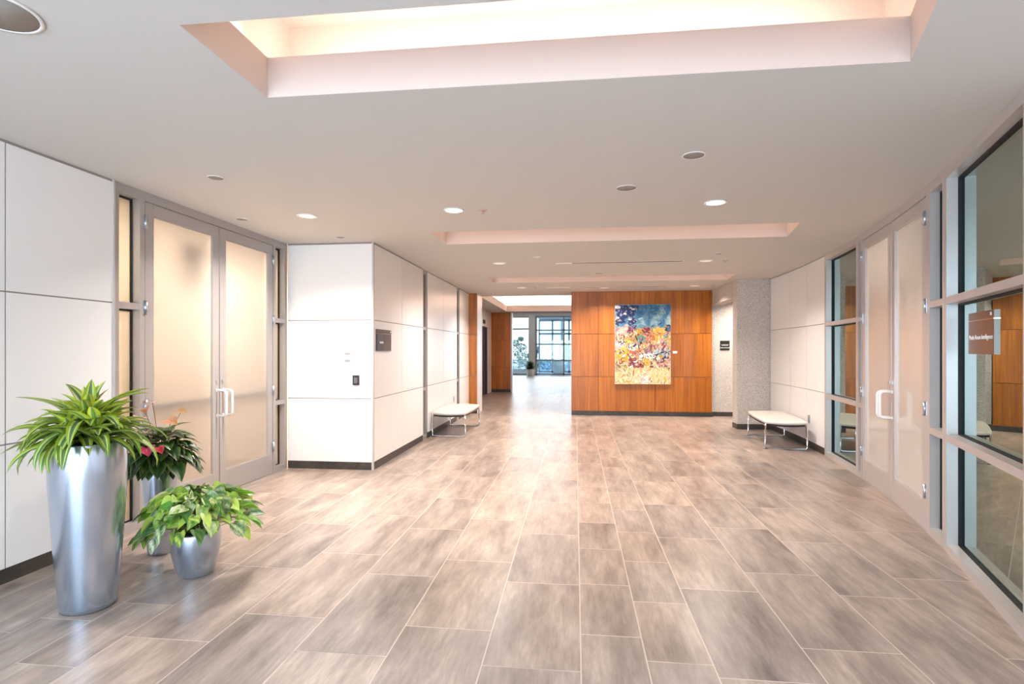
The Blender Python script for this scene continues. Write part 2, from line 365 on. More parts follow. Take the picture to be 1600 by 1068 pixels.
panel_wall('wall_projection', (WX - .0, 6.375), (1, 0, 0), (0, 1, 0), [0, -WX + WC - .012], 'white panelled wall return facing the entrance with keypad')
Y0c = 6.38
panel_wall('wall_corridor', (WC - .015, Y0c), (0, 1, 0), (-1, 0, 0), [0, 7.46 - Y0c, 8.53 - Y0c], 'white panelled corridor wall with the near room sign')
panel_wall('wall_corridor_middle', (WC - .015, 8.80), (0, 1, 0), (-1, 0, 0), [0, 1.10, 2.25], 'white panelled corridor wall behind the left bench')
panel_wall('wall_corridor_far', (WC - .015, 11.30), (0, 1, 0), (-1, 0, 0), [0, 1.03], 'last white panel of the corridor wall before the wood pier')
mb = MB(); mb.box((WC - .022, 6.362, 0), (WC + .002, 6.386, CZ - .002), framer_m)
struct(mb.build('trim_corner'), 'slim grey metal corner strip on the white projecting wall', 'corner trim')
# right: curved white panels, then concrete
us = [arc(y) for y in (7.975, 8.25, 8.50, 8.749, 9.0, 9.25, 9.497, 9.75, 10.0, 10.267, 10.44)]
mb = MB()
for a, b_ in zip(us[:-1], us[1:]):
    t = (b_ - a); L = t.length; t.normalize(); n = Vector((t.y, -t.x, 0))
    mb.obox(a, t, n, (-.001, .015, 0), (L + .001, .15, CZ), joint)
for grp in ((0, 3), (3, 6), (6, 10)):
    pts = us[grp[0]:grp[1] + 1]
    for z0, z1 in ((BH, .86), (.86, 1.81), (1.81, CZ - .008)):
        f = []; bk = []
        for i, p in enumerate(pts):
            nn = Vector((p.x - AX, p.y - AY, 0)) / AR; tt = Vector((-nn.y, nn.x, 0))
            sh = .004 if i == 0 else (-.004 if i == len(pts) - 1 else 0)
            q = p + tt * sh; f.append((q.x, q.y)); q = q + nn * .0145; bk.append((q.x, q.y))
        mb.prism(bk + f[::-1], z0 + .004, z1 - .004, white)
struct(mb.build('wall_right'), 'curved white panelled wall behind the right bench', 'wall')
mb = MB()
for a, b_ in zip(us[:-1], us[1:]):
    t = (b_ - a); L = t.length; t.normalize(); n = Vector((t.y, -t.x, 0)); mb.obox(a, t, n, (.0, .003, 0), (L, .0148, BH), base_t)
struct(mb.build('baseboard_right'), 'dark tile baseboard under the curved white wall', 'baseboard')
# concrete column, header and alcove
CX0 = 2.95
mb = MB(); mb.box((CX0, 10.46, BH), (3.75, 10.74, CZ), agg); struct(mb.build('wall_concrete'), 'grey exposed-aggregate concrete wall end beside the right bench', 'wall')
mb = MB(); mb.box((CX0 - .006, 10.454, 0), (3.6, 10.746, BH), base_t); struct(mb.build('baseboard_concrete'), 'dark baseboard round the aggregate concrete wall end', 'baseboard')
mb = MB(); mb.box((CX0, 10.745, 2.43), (3.2, 12.28, CZ), agg); struct(mb.build('trim_header'), 'concrete header over the alcove opening', 'header')
mb = MB(); mb.box((2.97, 12.45, BH), (5.6, 12.6, CZ), agg); mb.box((5.5, 10.75, 0), (5.6, 12.45, CZ), agg); mb.box((3.75, 10.6, 0), (5.6, 10.74, CZ), agg)
struct(mb.build('wall_alcove'), 'concrete alcove wall carrying the small black plaque', 'wall')
mb = MB(); mb.box((2.97, 12.44, 0), (5.5, 12.60, BH), base_t); struct(mb.build('baseboard_alcove'), 'dark baseboard in the concrete alcove', 'baseboard')

# feature wall in cherry veneer
mb = MB(); X0, X1 = -.07, 2.95; YW = 12.3
mb.box((X0, YW + .02, 0), (X1, YW + .55, CZ), wjoint)
xs = [X0, .509, 1.745, X1]
for a, b_ in zip(xs[:-1], xs[1:]):
    for z0, z1 in ((BH, .86), (.86, 1.81), (1.81, CZ)):
        k = 2 if b_ - a > .9 else 1
        for j in range(k):
            xa = a + (b_ - a) * j / k; xb = a + (b_ - a) * (j + 1) / k
            mb.box((xa + (.004 if j == 0 else 0), YW, z0 + .004), (xb - (.004 if j == k - 1 else 0), YW + .0199, z1 - .004), wood)
for z0, z1 in ((BH, .86), (.86, 1.81), (1.81, CZ)): mb.box((X0 - .02, YW, z0 + .004), (X0 - .0005, YW + .56, z1 - .004), wood)
struct(mb.build('wall_wood'), 'cherry veneer feature wall carrying the abstract painting', 'wall')
mb = MB(); mb.box((X0 - .018, YW - .006, 0), (X1 + .02, YW + .0195, BH), base_t); struct(mb.build('baseboard_wood'), 'dark tile baseboard of the cherry feature wall', 'baseboard')
# wood pier at the end of the corridor wall, elevator wall, far wood panel
mb = MB(); mb.box((-2.56, 12.37, 0), (-2.222, 12.95, CZ), trimw)
for z0, z1 in ((BH, .86), (.86, 1.81), (1.81, CZ)): mb.box((-2.43, 12.345, z0 + .004), (-2.235, 12.3695, z1 - .004), wood)
mb.box((-2.43, 12.35, 0), (-2.235, 12.3695, BH), base_t); mb.box((-2.235, 12.345, 0), (-2.222, 12.3695, CZ), framer_m)
struct(mb.build('wall_pier'), 'narrow cherry veneer pier at the corridor corner beyond the left bench', 'wall')
mb = MB(); XV = -2.9
mb.box((XV - .15, 12.7, 0), (XV, 16.7, CZ), trimw); mb.box((XV - .15, 17.87, 0), (XV, 18.8, CZ), trimw); mb.box((XV - .15, 16.7, 2.2), (XV, 17.87, CZ), trimw)
mb.box((XV, 12.85, 0), (-2.5, 12.95, CZ), trimw)
struct(mb.build('wall_elevator'), 'cream elevator hall wall seen past the wood pier', 'wall')
d = MB()
for ya, yb in ((16.72, 17.283), (17.287, 17.85)): d.box((XV - .08, ya, .005), (XV - .05, yb, 2.18), elev)
eld = struct(d.build('door_elevator'), 'dark steel elevator doors in the cream hall wall', 'elevator door')
d = MB(); d.box((XV - .14, 16.705, 0), (XV + .01, 16.72, 2.195), elev); d.box((XV - .14, 17.85, 0), (XV + .01, 17.865, 2.195), elev); d.box((XV - .14, 16.705, 2.18), (XV + .012, 17.865, 2.21), elev); d.build('door_frame', eld)
d = MB(); d.lathe((XV - .049, 17.1, 1.55), [(.03, -.001), (.03, .006)], whitep, 16, axis='x'); tag(d.build('sticker', eld), 'round white sticker')
YP = 18.8
mb = MB(); mb.box((XV - .15, YP + .02, 0), (-2.20, YP + .25, CZ), wjoint); mb.box((-2.22, YP - .005, 0), (-2.175, YP + .26, CZ), framer_m)
for z0, z1 in ((BH, .86), (.86, 1.81), (1.81, CZ)): mb.box((XV + .001, YP, z0 + .004), (-2.222, YP + .0199, z1 - .004), wood)
mb.box((XV + .001, YP + .004, 0), (-2.222, YP + .0195, BH), base_t)
struct(mb.build('wall_far'), 'cherry veneer wall at the end of the elevator hall', 'wall')
# elevator hall right side and back, lobby sides
mb = MB(); mb.box((3.0, 12.9, 0), (3.15, 19, CZ), trimw); mb.box((.6, 18.95, 0), (3.15, 19.1, CZ), trimw); mb.box((2.95, 12.61, 0), (3.1, 12.95, CZ), trimw)
struct(mb.build('wall_hall_right'), 'plain cream wall on the right of the elevator hall', 'wall')
mb = MB(); mb.box((-8.5, 19.1, 0), (-8.35, 32, 3.7), trimw); mb.box((6.2, 19.1, 0), (6.35, 32, 3.7), trimw); mb.box((-8.5, 19.0, 0), (-3.05, 19.1, 3.7), trimw); mb.box((3.15, 19.0, 0), (6.35, 19.1, 3.7), trimw)
struct(mb.build('wall_lobby'), 'cream side walls of the far lobby', 'wall')
# behind the camera: short returns, straight continuation of the right wall
P7 = arc(2.93)
mb = MB(); mb.box((P7.x + .02, -2.6, 0), (P7.x + .16, 2.86, CZ), white)
struct(mb.build('wall_entrance_right'), 'white wall continuing the curved glazing toward the entrance', 'wall')
mb = MB()
for x in (-3.5, -2.1, -.7, .7, 2.08): mb.box((x - .04, -2.72, 0), (x + .04, -2.6, CZ), frame_m)
mb.box((-3.5, -2.72, CZ - .1), (2.1, -2.6, CZ), frame_m); mb.box((-3.5, -2.72, 0), (2.1, -2.6, .1), frame_m)
struct(mb.build('window_entrance'), 'glazed entrance frame behind the viewpoint', 'window')

# ---------------------------------------------------------------- rooms behind the glazing
mb = MB()
mb.box((-7.2, 3.3, 0), (-7.1, 7.6, CZ), roomw); mb.box((-7.2, 3.2, 0), (WX - .2, 3.3, CZ), roomw); mb.box((-7.2, 7.5, 0), (-2.6, 7.6, CZ), roomw)
struct(mb.build('wall_left_room'), 'pale walls of the room behind the frosted left doors', 'wall')
mb = MB(); pr = [(arc(2.0).x + .5, 2.5), (6.3, 2.5), (6.3, 8.4), (3.6, 8.4)]
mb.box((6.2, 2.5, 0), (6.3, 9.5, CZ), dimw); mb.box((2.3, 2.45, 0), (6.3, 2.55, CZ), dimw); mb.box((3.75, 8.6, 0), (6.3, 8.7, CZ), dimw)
struct(mb.build('wall_right_room'), 'dim grey-green walls of the room behind the right glazing', 'wall')
mb = MB(); mb.box((4.3, 4.6, .0), (4.36, 7.2, 2.6), roomw);
struct(mb.build('wall_right_room_screen'), 'pale partition inside the right room seen through the doors', 'wall')

# ---------------------------------------------------------------- glazing units
DEPTH = .115
def basis(P0, P1, left):
    a, b_ = Vector((P0[0], P0[1], 0)), Vector((P1[0], P1[1], 0)); t = (b_ - a); L = t.length; t.normalize()
    n = Vector((-t.y, t.x, 0)) if left else Vector((t.y, -t.x, 0))
    return a, t, n, L
def window_unit(name, P0, P1, left, jw0, jw1, label, gm, fm, head=.075, sill=.06, trans=(.82, 1.80), tw=.05):
    a, t, n, L = basis(P0, P1, left); mb = MB()
    B = lambda m_, u0, u1, z0, z1, d0=0.0, d1=DEPTH: m_.obox(a, t, n, (u0, d0, z0), (u1, d1, z1), fm)
    B(mb, 0, jw0, 0, CZ); B(mb, L - jw1, L, 0, CZ); B(mb, jw0, L - jw1, CZ - head, CZ); B(mb, jw0, L - jw1, 0, sill)
    for z in trans: B(mb, jw0, L - jw1, z - tw / 2, z + tw / 2)
    root = struct(mb.build(name, origin=None), label, 'window')
    gk = MB(); g0 = .085
    zs = [sill] + [z for z in trans] + [CZ - head]; lim = []
    for i in range(len(zs) - 1):
        z0 = zs[i] + (tw / 2 if i > 0 else 0); z1 = zs[i + 1] - (tw / 2 if i < len(zs) - 2 else 0); lim.append((z0, z1))
        for (u0, u1, h0, h1) in ((jw0, jw0 + .008, z0, z1), (L - jw1 - .008, L - jw1, z0, z1), (jw0, L - jw1, z0, z0 + .006), (jw0, L - jw1, z1 - .012, z1)):
            gk.obox(a, t, n, (u0, g0 - .018, h0), (u1, g0 + .018, h1), gasket)
    gk.build('gasket', root)
    for z0, z1 in lim:
        gl = MB(); gl.obox(a, t, n, (jw0 + .004, g0, z0 + .003), (L - jw1 - .004, g0 + .008, z1 - .003), gm); gl.build('glass_pane', root)
    return root
def door_unit(name, P0, P1, left, hinge_at_start, label, gm, fm, handle=True, ww=None):
    """leaf from P0 to P1, hinges at P0 side if hinge_at_start"""
    a, t, n, L = basis(P0, P1, left); mb = MB(); g = .004; st = .095; top = CZ - .079; d0, d1 = .004, .05
    br, tr = .235, .10
    mb.obox(a, t, n, (g, d0, .012), (g + st, d1, top), fm); mb.obox(a, t, n, (L - g - st, d0, .012), (L - g, d1, top), fm)
    mb.obox(a, t, n, (g + st, d0, top - tr), (L - g - st, d1, top), fm); mb.obox(a, t, n, (g + st, d0, .012), (L - g - st, d1, br), fm)
    root = struct(mb.build(name, bevel=.002), label, 'door')
    gk = MB()
    for (u0, u1, h0, h1) in ((g+st, g+st+.006, br, top-tr), (L-g-st-.006, L-g-st, br, top-tr), (g+st, L-g-st, br, br+.008), (g+st, L-g-st, top-tr-.008, top-tr)):
        gk.obox(a, t, n, (u0, d0 + .008, h0), (u1, d1 - .008, h1), fm)
    gk.build('glazing_bead', root)
    gl = MB(); gl.obox(a, t, n, (g + st + .003, .022, br + .003), (L - g - st - .003, .030, top - tr - .003), gm); gl.build('glass_pane', root)
    hu = 0.0 if hinge_at_start else L
    for z in (2.50, 1.80, .98, .32):
        h = MB(); c = a + t * hu - n * .008
        h.lathe((c.x, c.y, z - .055), [(.011, 0), (.011, .11)], steel, 12); h.obox(a, t, n, (hu - .02, -.004, z - .055), (hu + .02, .0035, z + .055), steel)
        h.build('hinge', root)
    # pull handle: rounded rectangular loop standing off the meeting stile
    u = L - g - .04 if hinge_at_start else g + .04
    hp = MB(); z0, z1, so, r = .80, 1.05, .10, .035; pts = []
    P = lambda q, z: a + t * u - n * q + Vector((0, 0, z))
    pts.append(P(-.004, z1))
    for k in range(7): an = PI / 2 * k / 6; pts.append(P(so - r + r * math.sin(an), z1 - r + r * math.cos(an)))
    for k in range(7): an = PI / 2 * k / 6; pts.append(P(so - r + r * math.cos(an), z0 + r - r * math.sin(an)))
    pts.append(P(-.004, z0)); hp.tube(pts, .0125, pull_m, 12)
    for z in (z0, z1):
        c = P(0.002, z); hp.obox((c.x, c.y), t, n, (-.016, -.006, z - .016), (.016, .0, z + .016), pull_m)
    hp.build('pull_handle', root)
    lk = MB(); c = a + t * u; lk.obox(c, t, n, (-.012, -.006, 1.12), (.012, .0039, 1.15), steel); lk.build('lock_cylinder', root)
    pb = MB(); us_ = (g + .03, L - g - .03); pb.obox(a, t, n, (us_[0], .055, .94), (us_[1], .12, 1.00), greyp); pb.obox(a, t, n, (us_[0], .05, .93), (us_[0] + .05, .125, 1.01), greyp); pb.obox(a, t, n, (us_[1] - .05, .05, .93), (us_[1], .125, 1.01), greyp)
    pb.build('push_bar', root)
    return root
def head_trim(P0, P1, left, fm, label, name='trim_door_head'):
    a, t, n, L = basis(P0, P1, left); mb = MB(); mb.obox(a, t, n, (0, 0, CZ - .075), (L, DEPTH, CZ), fm); mb.obox(a, t, n, (0, .004, 0), (L, DEPTH - .01, .008), fm)
    struct(mb.build(name), label, 'door frame')
LX = WX - .01
window_unit('window_left_near', (LX, 3.815), (LX, 4.126), True, .055, .05, 'narrow sidelight of the left doors beside the tall planter', g_side_l, frame_m)
door_unit('door_left_near', (LX, 4.130), (LX, 5.083), True, True, 'left frosted glass double door, leaf nearer the planters', g_frost_l, frame_m)
door_unit('door_left_far', (LX, 5.087), (LX, 6.050), True, False, 'left frosted glass double door, leaf beside the white wall', g_frost_l, frame_m)
window_unit('window_left_far', (LX, 6.054), (LX, 6.362), True, .05, .055, 'narrow sidelight of the left doors at the white projecting wall', g_side_l, frame_m)
head_trim((LX, 4.126), (LX, 6.054), True, frame_m, 'grey metal head over the left double doors')
mbx = MB(); mbx.box((LX - .115, 3.80, 0), (LX + .02, 3.814, CZ), framer_m); struct(mbx.build('trim_left_jamb'), 'thin metal jamb where the left wall meets the sidelight', 'door frame')
window_unit('window_corridor', (WC - .012, 8.54), (WC - .012, 8.79), True, .05, .05, 'narrow dark vertical corridor window just before the left bench', g_right, frame_m)
window_unit('window_corridor_far', (WC - .012, 11.055), (WC - .012, 11.295), True, .05, .05, 'narrow dark vertical corridor window beyond the left bench', g_right, frame_m)
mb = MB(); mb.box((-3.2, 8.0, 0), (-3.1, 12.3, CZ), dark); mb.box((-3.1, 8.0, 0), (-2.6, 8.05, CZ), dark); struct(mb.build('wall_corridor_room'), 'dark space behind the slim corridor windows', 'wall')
A = arc
window_unit('window_right_far', A(6.72), A(7.975), False, .05, .07, 'curved-wall window beside the right bench reflecting the wood wall', g_right, framer_m)
window_unit('window_right_slim', A(6.565), A(6.716), False, .03, .02, 'very slim window between the right door and the far window', g_right, framer_m, trans=(.82, 1.80))
door_unit('door_right_far', A(5.642), A(6.560), False, False, 'right pale glass double door, leaf nearer the bench', g_frost_r, framer_m)
door_unit('door_right_near', A(4.715), A(5.638), False, True, 'right pale glass double door, leaf nearer the viewer', g_frost_r, framer_m)
head_trim(A(5.640), A(6.565), False, framer_m, 'pale metal head over the far leaf of the right doors')
head_trim(A(4.712), A(5.640), False, framer_m, 'pale metal head over the near leaf of the right doors')
window_unit('window_right_narrow', A(4.30), A(4.711), False, .045, .09, 'narrow window strip between the right door and the big pane', g_right, framer_m)
window_unit('window_right_big', A(2.93), A(4.298), False, .075, .05, 'largest curved-wall window, nearest the viewer, with the room sign', g_right, framer_m)

# ---------------------------------------------------------------- far facade and outdoors
YF = 32.0
mb = MB(); fw = .06
bars_x = [-8.3, -5.9, -4.6, -3.75]
for x in bars_x: mb.box((x - fw / 2, YF - .05, 0), (x + fw / 2, YF + .1, 3.42), framer_m)
for z in (.05, 2.70, 3.40): mb.box((-8.35, YF - .05, z - .05), (-2.7, YF + .1, z + .05), framer_m)
fr = struct(mb.build('window_lobby_left'), 'tall lobby window showing the trees and parked car', 'window')
g_ = MB(); g_.box((-8.3, YF + .02, .1), (-2.7, YF + .03, 3.36), g_clear); g_.build('glass_pane', fr)
mb = MB(); mb.box((-8.35, YF - .06, 3.45), (6.2, YF + .3, 3.7), trimw); mb.box((-2.72, YF - .12, 0), (-2.33, YF + .3, 3.7), trimw)
struct(mb.build('wall_facade'), 'white column and header of the far lobby glazing', 'wall')
mb = MB()
for x in (-2.28, -.67, .9, 2.5, 4.3, 6.1): mb.box((x - .045, YF - .05, 0), (x + .045, YF + .1, 3.42), frame_m)
for z in (.06, .86, 1.80, 2.62, 3.40): mb.box((-2.3, YF - .05, z - .04), (6.15, YF + .1, z + .04), frame_m)
fr = struct(mb.build('window_lobby_right'), 'bluish gridded lobby glazing by the white column', 'window')
for xa, xb in ((-2.23, -.72), (-.62, .85), (.95, 2.45), (2.55, 4.25), (4.35, 6.05)):
    g_ = MB(); g_.box((xa, YF + .02, .1), (xb, YF + .03, 3.36), g_blue); g_.build('glass_pane', fr)
d = MB(); d.box((-2.24, YF - .1, 1.0), (-2.2, YF - .055, 1.5), blackp); d.build('door_pull', fr)
# vestibule beyond
mb = MB()
for x in (-2.3, -1.45, -.4, .9): mb.box((x - .05, YF + 3.0, 0), (x + .05, YF + 3.12, 3.4), framer_m)
for z in (.08, 2.5, 3.36): mb.box((-2.3, YF + 3.0, z - .06), (2.5, YF + 3.12, z + .06), framer_m)
mb.box((-2.3, YF + .1, 3.42), (2.6, YF + 3.2, 3.6), trimw)
fr = struct(mb.build('window_vestibule'), 'outer blue-tinted glazing of the entrance vestibule', 'window')
g_ = MB(); g_.box((-2.3, YF + 3.05, .1), (2.5, YF + 3.06, 3.3), g_blue); g_.build('glass_pane', fr)
p = MB(); p.box((-1.35, YF + 2.1, 0), (-.82, YF + 2.9, .84), trimw); tag(p.build('pedestal'), 'low white cabinet inside the blue glazed vestibule', 'cabinet')
p = MB(); p.box((-.98, YF + 5.0, 0), (-.72, YF + 5.4, 4.5), conc_out); p.box((-1.08, YF + 4.9, 0), (-.62, YF + 5.5, .5), conc_out); tag(p.build('outdoor_column'), 'pale outdoor column seen through the blue lobby glass', 'column')
mb = MB(); mb.box((-60, 32.35, -.2), (60, 36.0, -.05), conc_out); mb.box((-60, 35.8, -1.2), (60, 36.0, -.2), conc_out); mb.box((-80, 36.0, -1.4), (80, 160, -1.2), asphalt); struct(mb.build('ground'), 'pale parking area beyond the lobby windows', 'ground')
# low garden wall / white rail and a parked car
mb = MB(); mb.box((-9, 34.0, -.05), (-3.0, 34.25, .28), conc_out); tag(mb.build('low_wall'), 'low pale garden wall outside the lobby window', 'wall')
def car(loc, rz, label):
    t = thing('car', loc, label, 'car'); mb = MB()
    prof = [(-2.2,.35),(-2.25,.75),(-2.05,.95),(-1.3,1.0),(-.75,1.42),(.75,1.45),(1.45,.98),(2.1,.88),(2.28,.6),(2.25,.32)]
    W = .88; vs = []
    for sgn in (-1, 1):
        for x, z in prof: vs.append((x, sgn * (W - (.14 if z > 1.1 else 0)), z))
    n = len(prof); mb.add(vs, [tuple(range(n)), tuple(range(2*n-1, n-1, -1))] + [(i, (i+1) % n + 0, n+(i+1) % n, n+i)[::-1] for i in range(n)], carw); body = mb.build('body', bevel=.05); body.parent = t
    for s in (-1, 1):
        g = MB(); g.add([(-1.12, s*.885-s*.08, 1.02), (.0, s*.885-s*.08, 1.02), (.0, s*.76, 1.36), (-.70, s*.76, 1.36)], [(0,1,2,3)], carg); g.add([(.08, s*.805, 1.02), (1.25, s*.805, 1.02), (.72, s*.76, 1.38), (.08, s*.76, 1.38)], [(0,1,2,3)], carg)
        # give the side glass thickness outward
        o = g.build('side_window'); o.parent = t; md = o.modifiers.new('s', 'SOLIDIFY'); md.thickness = .06; md.offset = 0
        for x in (-1.4, 1.4):
            q = MB(); q.lathe((x, s * .80, .32), [(.20, -.09), (.32, -.09), (.32, .09), (.20, .09)], tyre, 24, axis='y'); q.lathe((x, s*.80, .32), [(.19, -.1), (.19, .1)], steel, 18, axis='y'); o = q.build('wheel'); o.parent = t
    g = MB(); g.box((-.6, -.6, 1.40), (.6, .6, 1.452), carw); o = g.build('roof'); o.parent = t
    t.rotation_euler = (0, 0, rz); return t
car((-7.3, 60, -1.2), .12, 'white parked car seen through the far lobby window')
car((-.2, 58.0, -1.2), .0, 'white parked car seen through the blue glazing at the right')

def leaf_cloud(mb, c, R, n, size, cols, flat=1.0):
    for i in range(n):
        u = random.uniform(-1, 1); a = random.uniform(0, 2*PI); rr = R * random.uniform(.55, 1) ; s_ = math.sqrt(1-u*u)
        p = Vector((c[0] + rr*s_*math.cos(a), c[1] + rr*s_*math.sin(a), c[2] + rr*u*flat))
        d = Vector((random.gauss(0,1), random.gauss(0,1), random.gauss(0,1))).normalized(); e = d.orthogonal().normalized()
        s2 = size * random.uniform(.6, 1.3); cl = random.choice(cols)
        mb.add([p - d*s2, p + e*s2*.45, p + d*s2, p - e*s2*.45], [(0,1,2,3)], leafm, [cl]*4)
tg = [sRGB(120, 134, 116), sRGB(150, 160, 140), sRGB(176, 184, 160), sRGB(92, 106, 90)]
for (x, y, h, r_, lab) in ((-4.75, 46, 3.75, 1.15, 'taller dark green tree outside, left edge of the lobby window'), (-3.12, 40, 2.9, .6, 'shorter green tree outside beside the white column'), (-.6, 52, 3.4, 1.0, 'green tree beyond the blue lobby glass')):
    t = thing('tree', (x, y, -1.2), lab, 'tree'); m_ = MB(); m_.tube([(x, y, -1.2), (x + .05, y, h * .45 - 1.2), (x, y, h * .8 - 1.2)], [.09, .07, .03], conc_out, 8); m_.build('trunk', t)
    m_ = MB()
    for q in range(7): leaf_cloud(m_, (x + random.uniform(-.6, .6)*r_, y + random.uniform(-.5, .5)*r_, h * (.42 + .09*q) - 1.2), r_ * (.75 - .085*q), 170, .10, tg, .8)
    m_.build('foliage', t)
t = thing('hedge', (-6.5, 66, -1.2), 'low pale shrub row behind the parked car', 'shrub'); m_ = MB()
for q in range(14): leaf_cloud(m_, (-11.5 + q*.9, 66 + random.uniform(-.2, .2), -.3), .9, 260, .09, [sRGB(120, 130, 100), sRGB(150, 158, 130), sRGB(92, 104, 82)], .9)
m_.build('foliage', t)

# ---------------------------------------------------------------- plants
def mixc(a, b_, f): return tuple(a[i] * (1 - f) + b_[i] * f for i in range(3)) + (1,)
def jit(c, s=.12):
    k = 1 + random.uniform(-s, s); return (c[0] * k, c[1] * k, c[2] * k, 1)
def strap(mb, p, az, el, L, W, droop, edge, mid, pale, twist=0.0):
    p = Vector(p); n = 9; rows = []
    for i in range(n + 1):
        t = i / n; e = el - droop * t ** 1.4
        d = Vector((math.cos(az) * math.cos(e), math.sin(az) * math.cos(e), math.sin(e)))
        side = Vector((-math.sin(az), math.cos(az), 0)); up = side.cross(d) * -1
        side = side * math.cos(twist * t) + up * math.sin(twist * t); up = side.cross(d) * -1
        wd = W * (math.sin(PI * min(1, .12 + t * .88)) ** .75) * (1 if t < .97 else .1)
        if t == 1: wd = 0.0005
        rows.append([p + side * wd * .5 * u + up * abs(u) * wd * .22 for u in (-1, -.62, -.5, -.18, 0, .18, .5, .62, 1)])
        p = p + d * (L / n)
    cols_ = [edge, edge, pale, mid, mixc(mid, pale, .25), mid, pale, edge, edge]
    vs = [q for r_ in rows for q in r_]; m_ = 9
    mb.add(vs, [(i*m_+k, i*m_+k+1, (i+1)*m_+k+1, (i+1)*m_+k) for i in range(n) for k in range(m_-1)], leafm, [c for _ in rows for c in cols_], smooth=True)
HW = [(0, .0), (-.10, .38), (-.06, .78), (.08, .98), (.25, 1.0), (.45, .86), (.65, .62), (.82, .34), (.94, .12), (1.0, .01)]
def heart(mb, p, d, up, L, W, colf, m=None, curl=.25, fold=.2):
    """heart leaf: stem joint at p, tip along d"""
    d = Vector(d).normalized(); up = Vector(up); up = (up - d * up.dot(d)).normalized(); s = d.cross(up)
    us = (-1, -.55, -.12, 0, .12, .55, 1); vs = []; cs = []
    for (t, wv) in HW:
        tt = max(t, 0) if True else t
        for u in us:
            tl = t if abs(u) > .3 else max(t, 0) * 1.0
            q = p + d * (tl * L) + s * (u * wv * W * .5) + up * (abs(u) * wv * W * fold - curl * L * tt * tt)
            vs.append(q); cs.append(colf(t, u))
    n = len(us)
    mb.add(vs, [(i*n+k, i*n+k+1, (i+1)*n+k+1, (i+1)*n+k) for i in range(len(HW)-1) for k in range(n-1)], m or leafm, cs, smooth=True)
def planter(loc, prof, name_label, root, soil_z, soil_r):
    m_ = MB(); inner = [(r_ - .012, z) for r_, z in prof[::-1] if z > soil_z - .08]
    pts = [(loc[0], loc[1])]
    m_.lathe((loc[0], loc[1], 0), prof + inner, pm, 56, cap0=True, cap1=True); o = m_.build('pot', root)
    m_ = MB(); m_.lathe((loc[0], loc[1], 0), [(soil_r, soil_z - .02), (soil_r * .98, soil_z), (soil_r * .5, soil_z + .008), (.002, soil_z + .01)], soil, 32, cap0=True, cap1=False); m_.build('soil', root)

# tall planter with variegated strap leaves
PA = (-2.735, 2.80)
t = thing('potted_dracaena', (PA[0], PA[1], 0), 'striped strap-leaf plant in the tallest silver planter, nearest the viewer', 'potted plant')
def lerp_prof(p, n=5):
    return p
planter(PA, [(.110, 0), (.131, .004), (.134, .03), (.144, .14), (.155, .28), (.166, .44), (.176, .60), (.183, .72), (.184, .80), (.180, .88), (.173, .925), (.171, .93), (.165, .93)], '', t, .905, .158)
m_ = MB()
lime, grn, pale = sRGB(148, 170, 40), sRGB(38, 92, 48), sRGB(206, 214, 130)
for (cx, cy, hz, n_) in ((.0, .0, 1.04, 40), (-.09, .03, .99, 32), (.08, -.04, .99, 28), (0, .09, 1.0, 18), (-.02, -.09, .98, 20)):
    m_.tube([(PA[0] + cx * .6, PA[1] + cy * .6, .9), (PA[0] + cx, PA[1] + cy, hz)], .011, soil, 8)
    for k in range(n_):
        f = k / n_; az = k * 2.39996 + random.uniform(-.25, .25) + cx * 9
        el = 1.35 - 1.15 * f ** .7 + random.uniform(-.28, .28)
        young = 1 - min(1, f * 1.6)
        g_ = mixc(jit(grn, .35), sRGB(120, 168, 40), young * .8); e_ = jit(mixc(mixc(lime, sRGB(96, 140, 50), f * random.random()), sRGB(208, 218, 60), young), .18)
        strap(m_, (PA[0] + cx, PA[1] + cy, hz - .07 * f), az, el, random.uniform(.27, .38) * (.62 + .5 * f), random.uniform(.052, .074), random.uniform(.9, 2.0) * (.45 + .75 * f), e_, g_, jit(pale, .15), random.uniform(-.3, .3))
# a few particular leaves: long ones to the left, one hanging over the rim
cr_ = Vector((math.cos(YAW), math.sin(YAW), 0)); fw_ = Vector((-math.sin(YAW), math.cos(YAW), 0))
for (dx, dy, z0, elv, L_, dr) in ((-1, -.1, 1.10, .55, .42, .55), (-1, .2, 1.06, .35, .46, 1.2), (-1, -.5, 1.02, .1, .40, .8), (.95, .1, 1.12, .7, .36, .8), (.9, -.5, 1.08, .5, .36, 1.4), (-.1, -1, 1.0, .35, .36, 2.6), (.35, -.9, 1.06, .6, .36, 2.3), (-.5, -.8, 1.05, .6, .36, 2.2), (-.15, .3, 1.1, 1.4, .25, .3), (.2, .3, 1.1, 1.35, .25, .35), (-.8, .4, 1.12, .9, .32, .7), (.8, .5, 1.12, .75, .34, .7)):
    v_ = cr_ * dx + fw_ * dy; az = math.atan2(v_.y, v_.x)
    strap(m_, (PA[0], PA[1], z0 - .06), az, elv, L_, .066, dr, jit(lime), jit(grn), pale, .1)
m_.build('foliage', t)

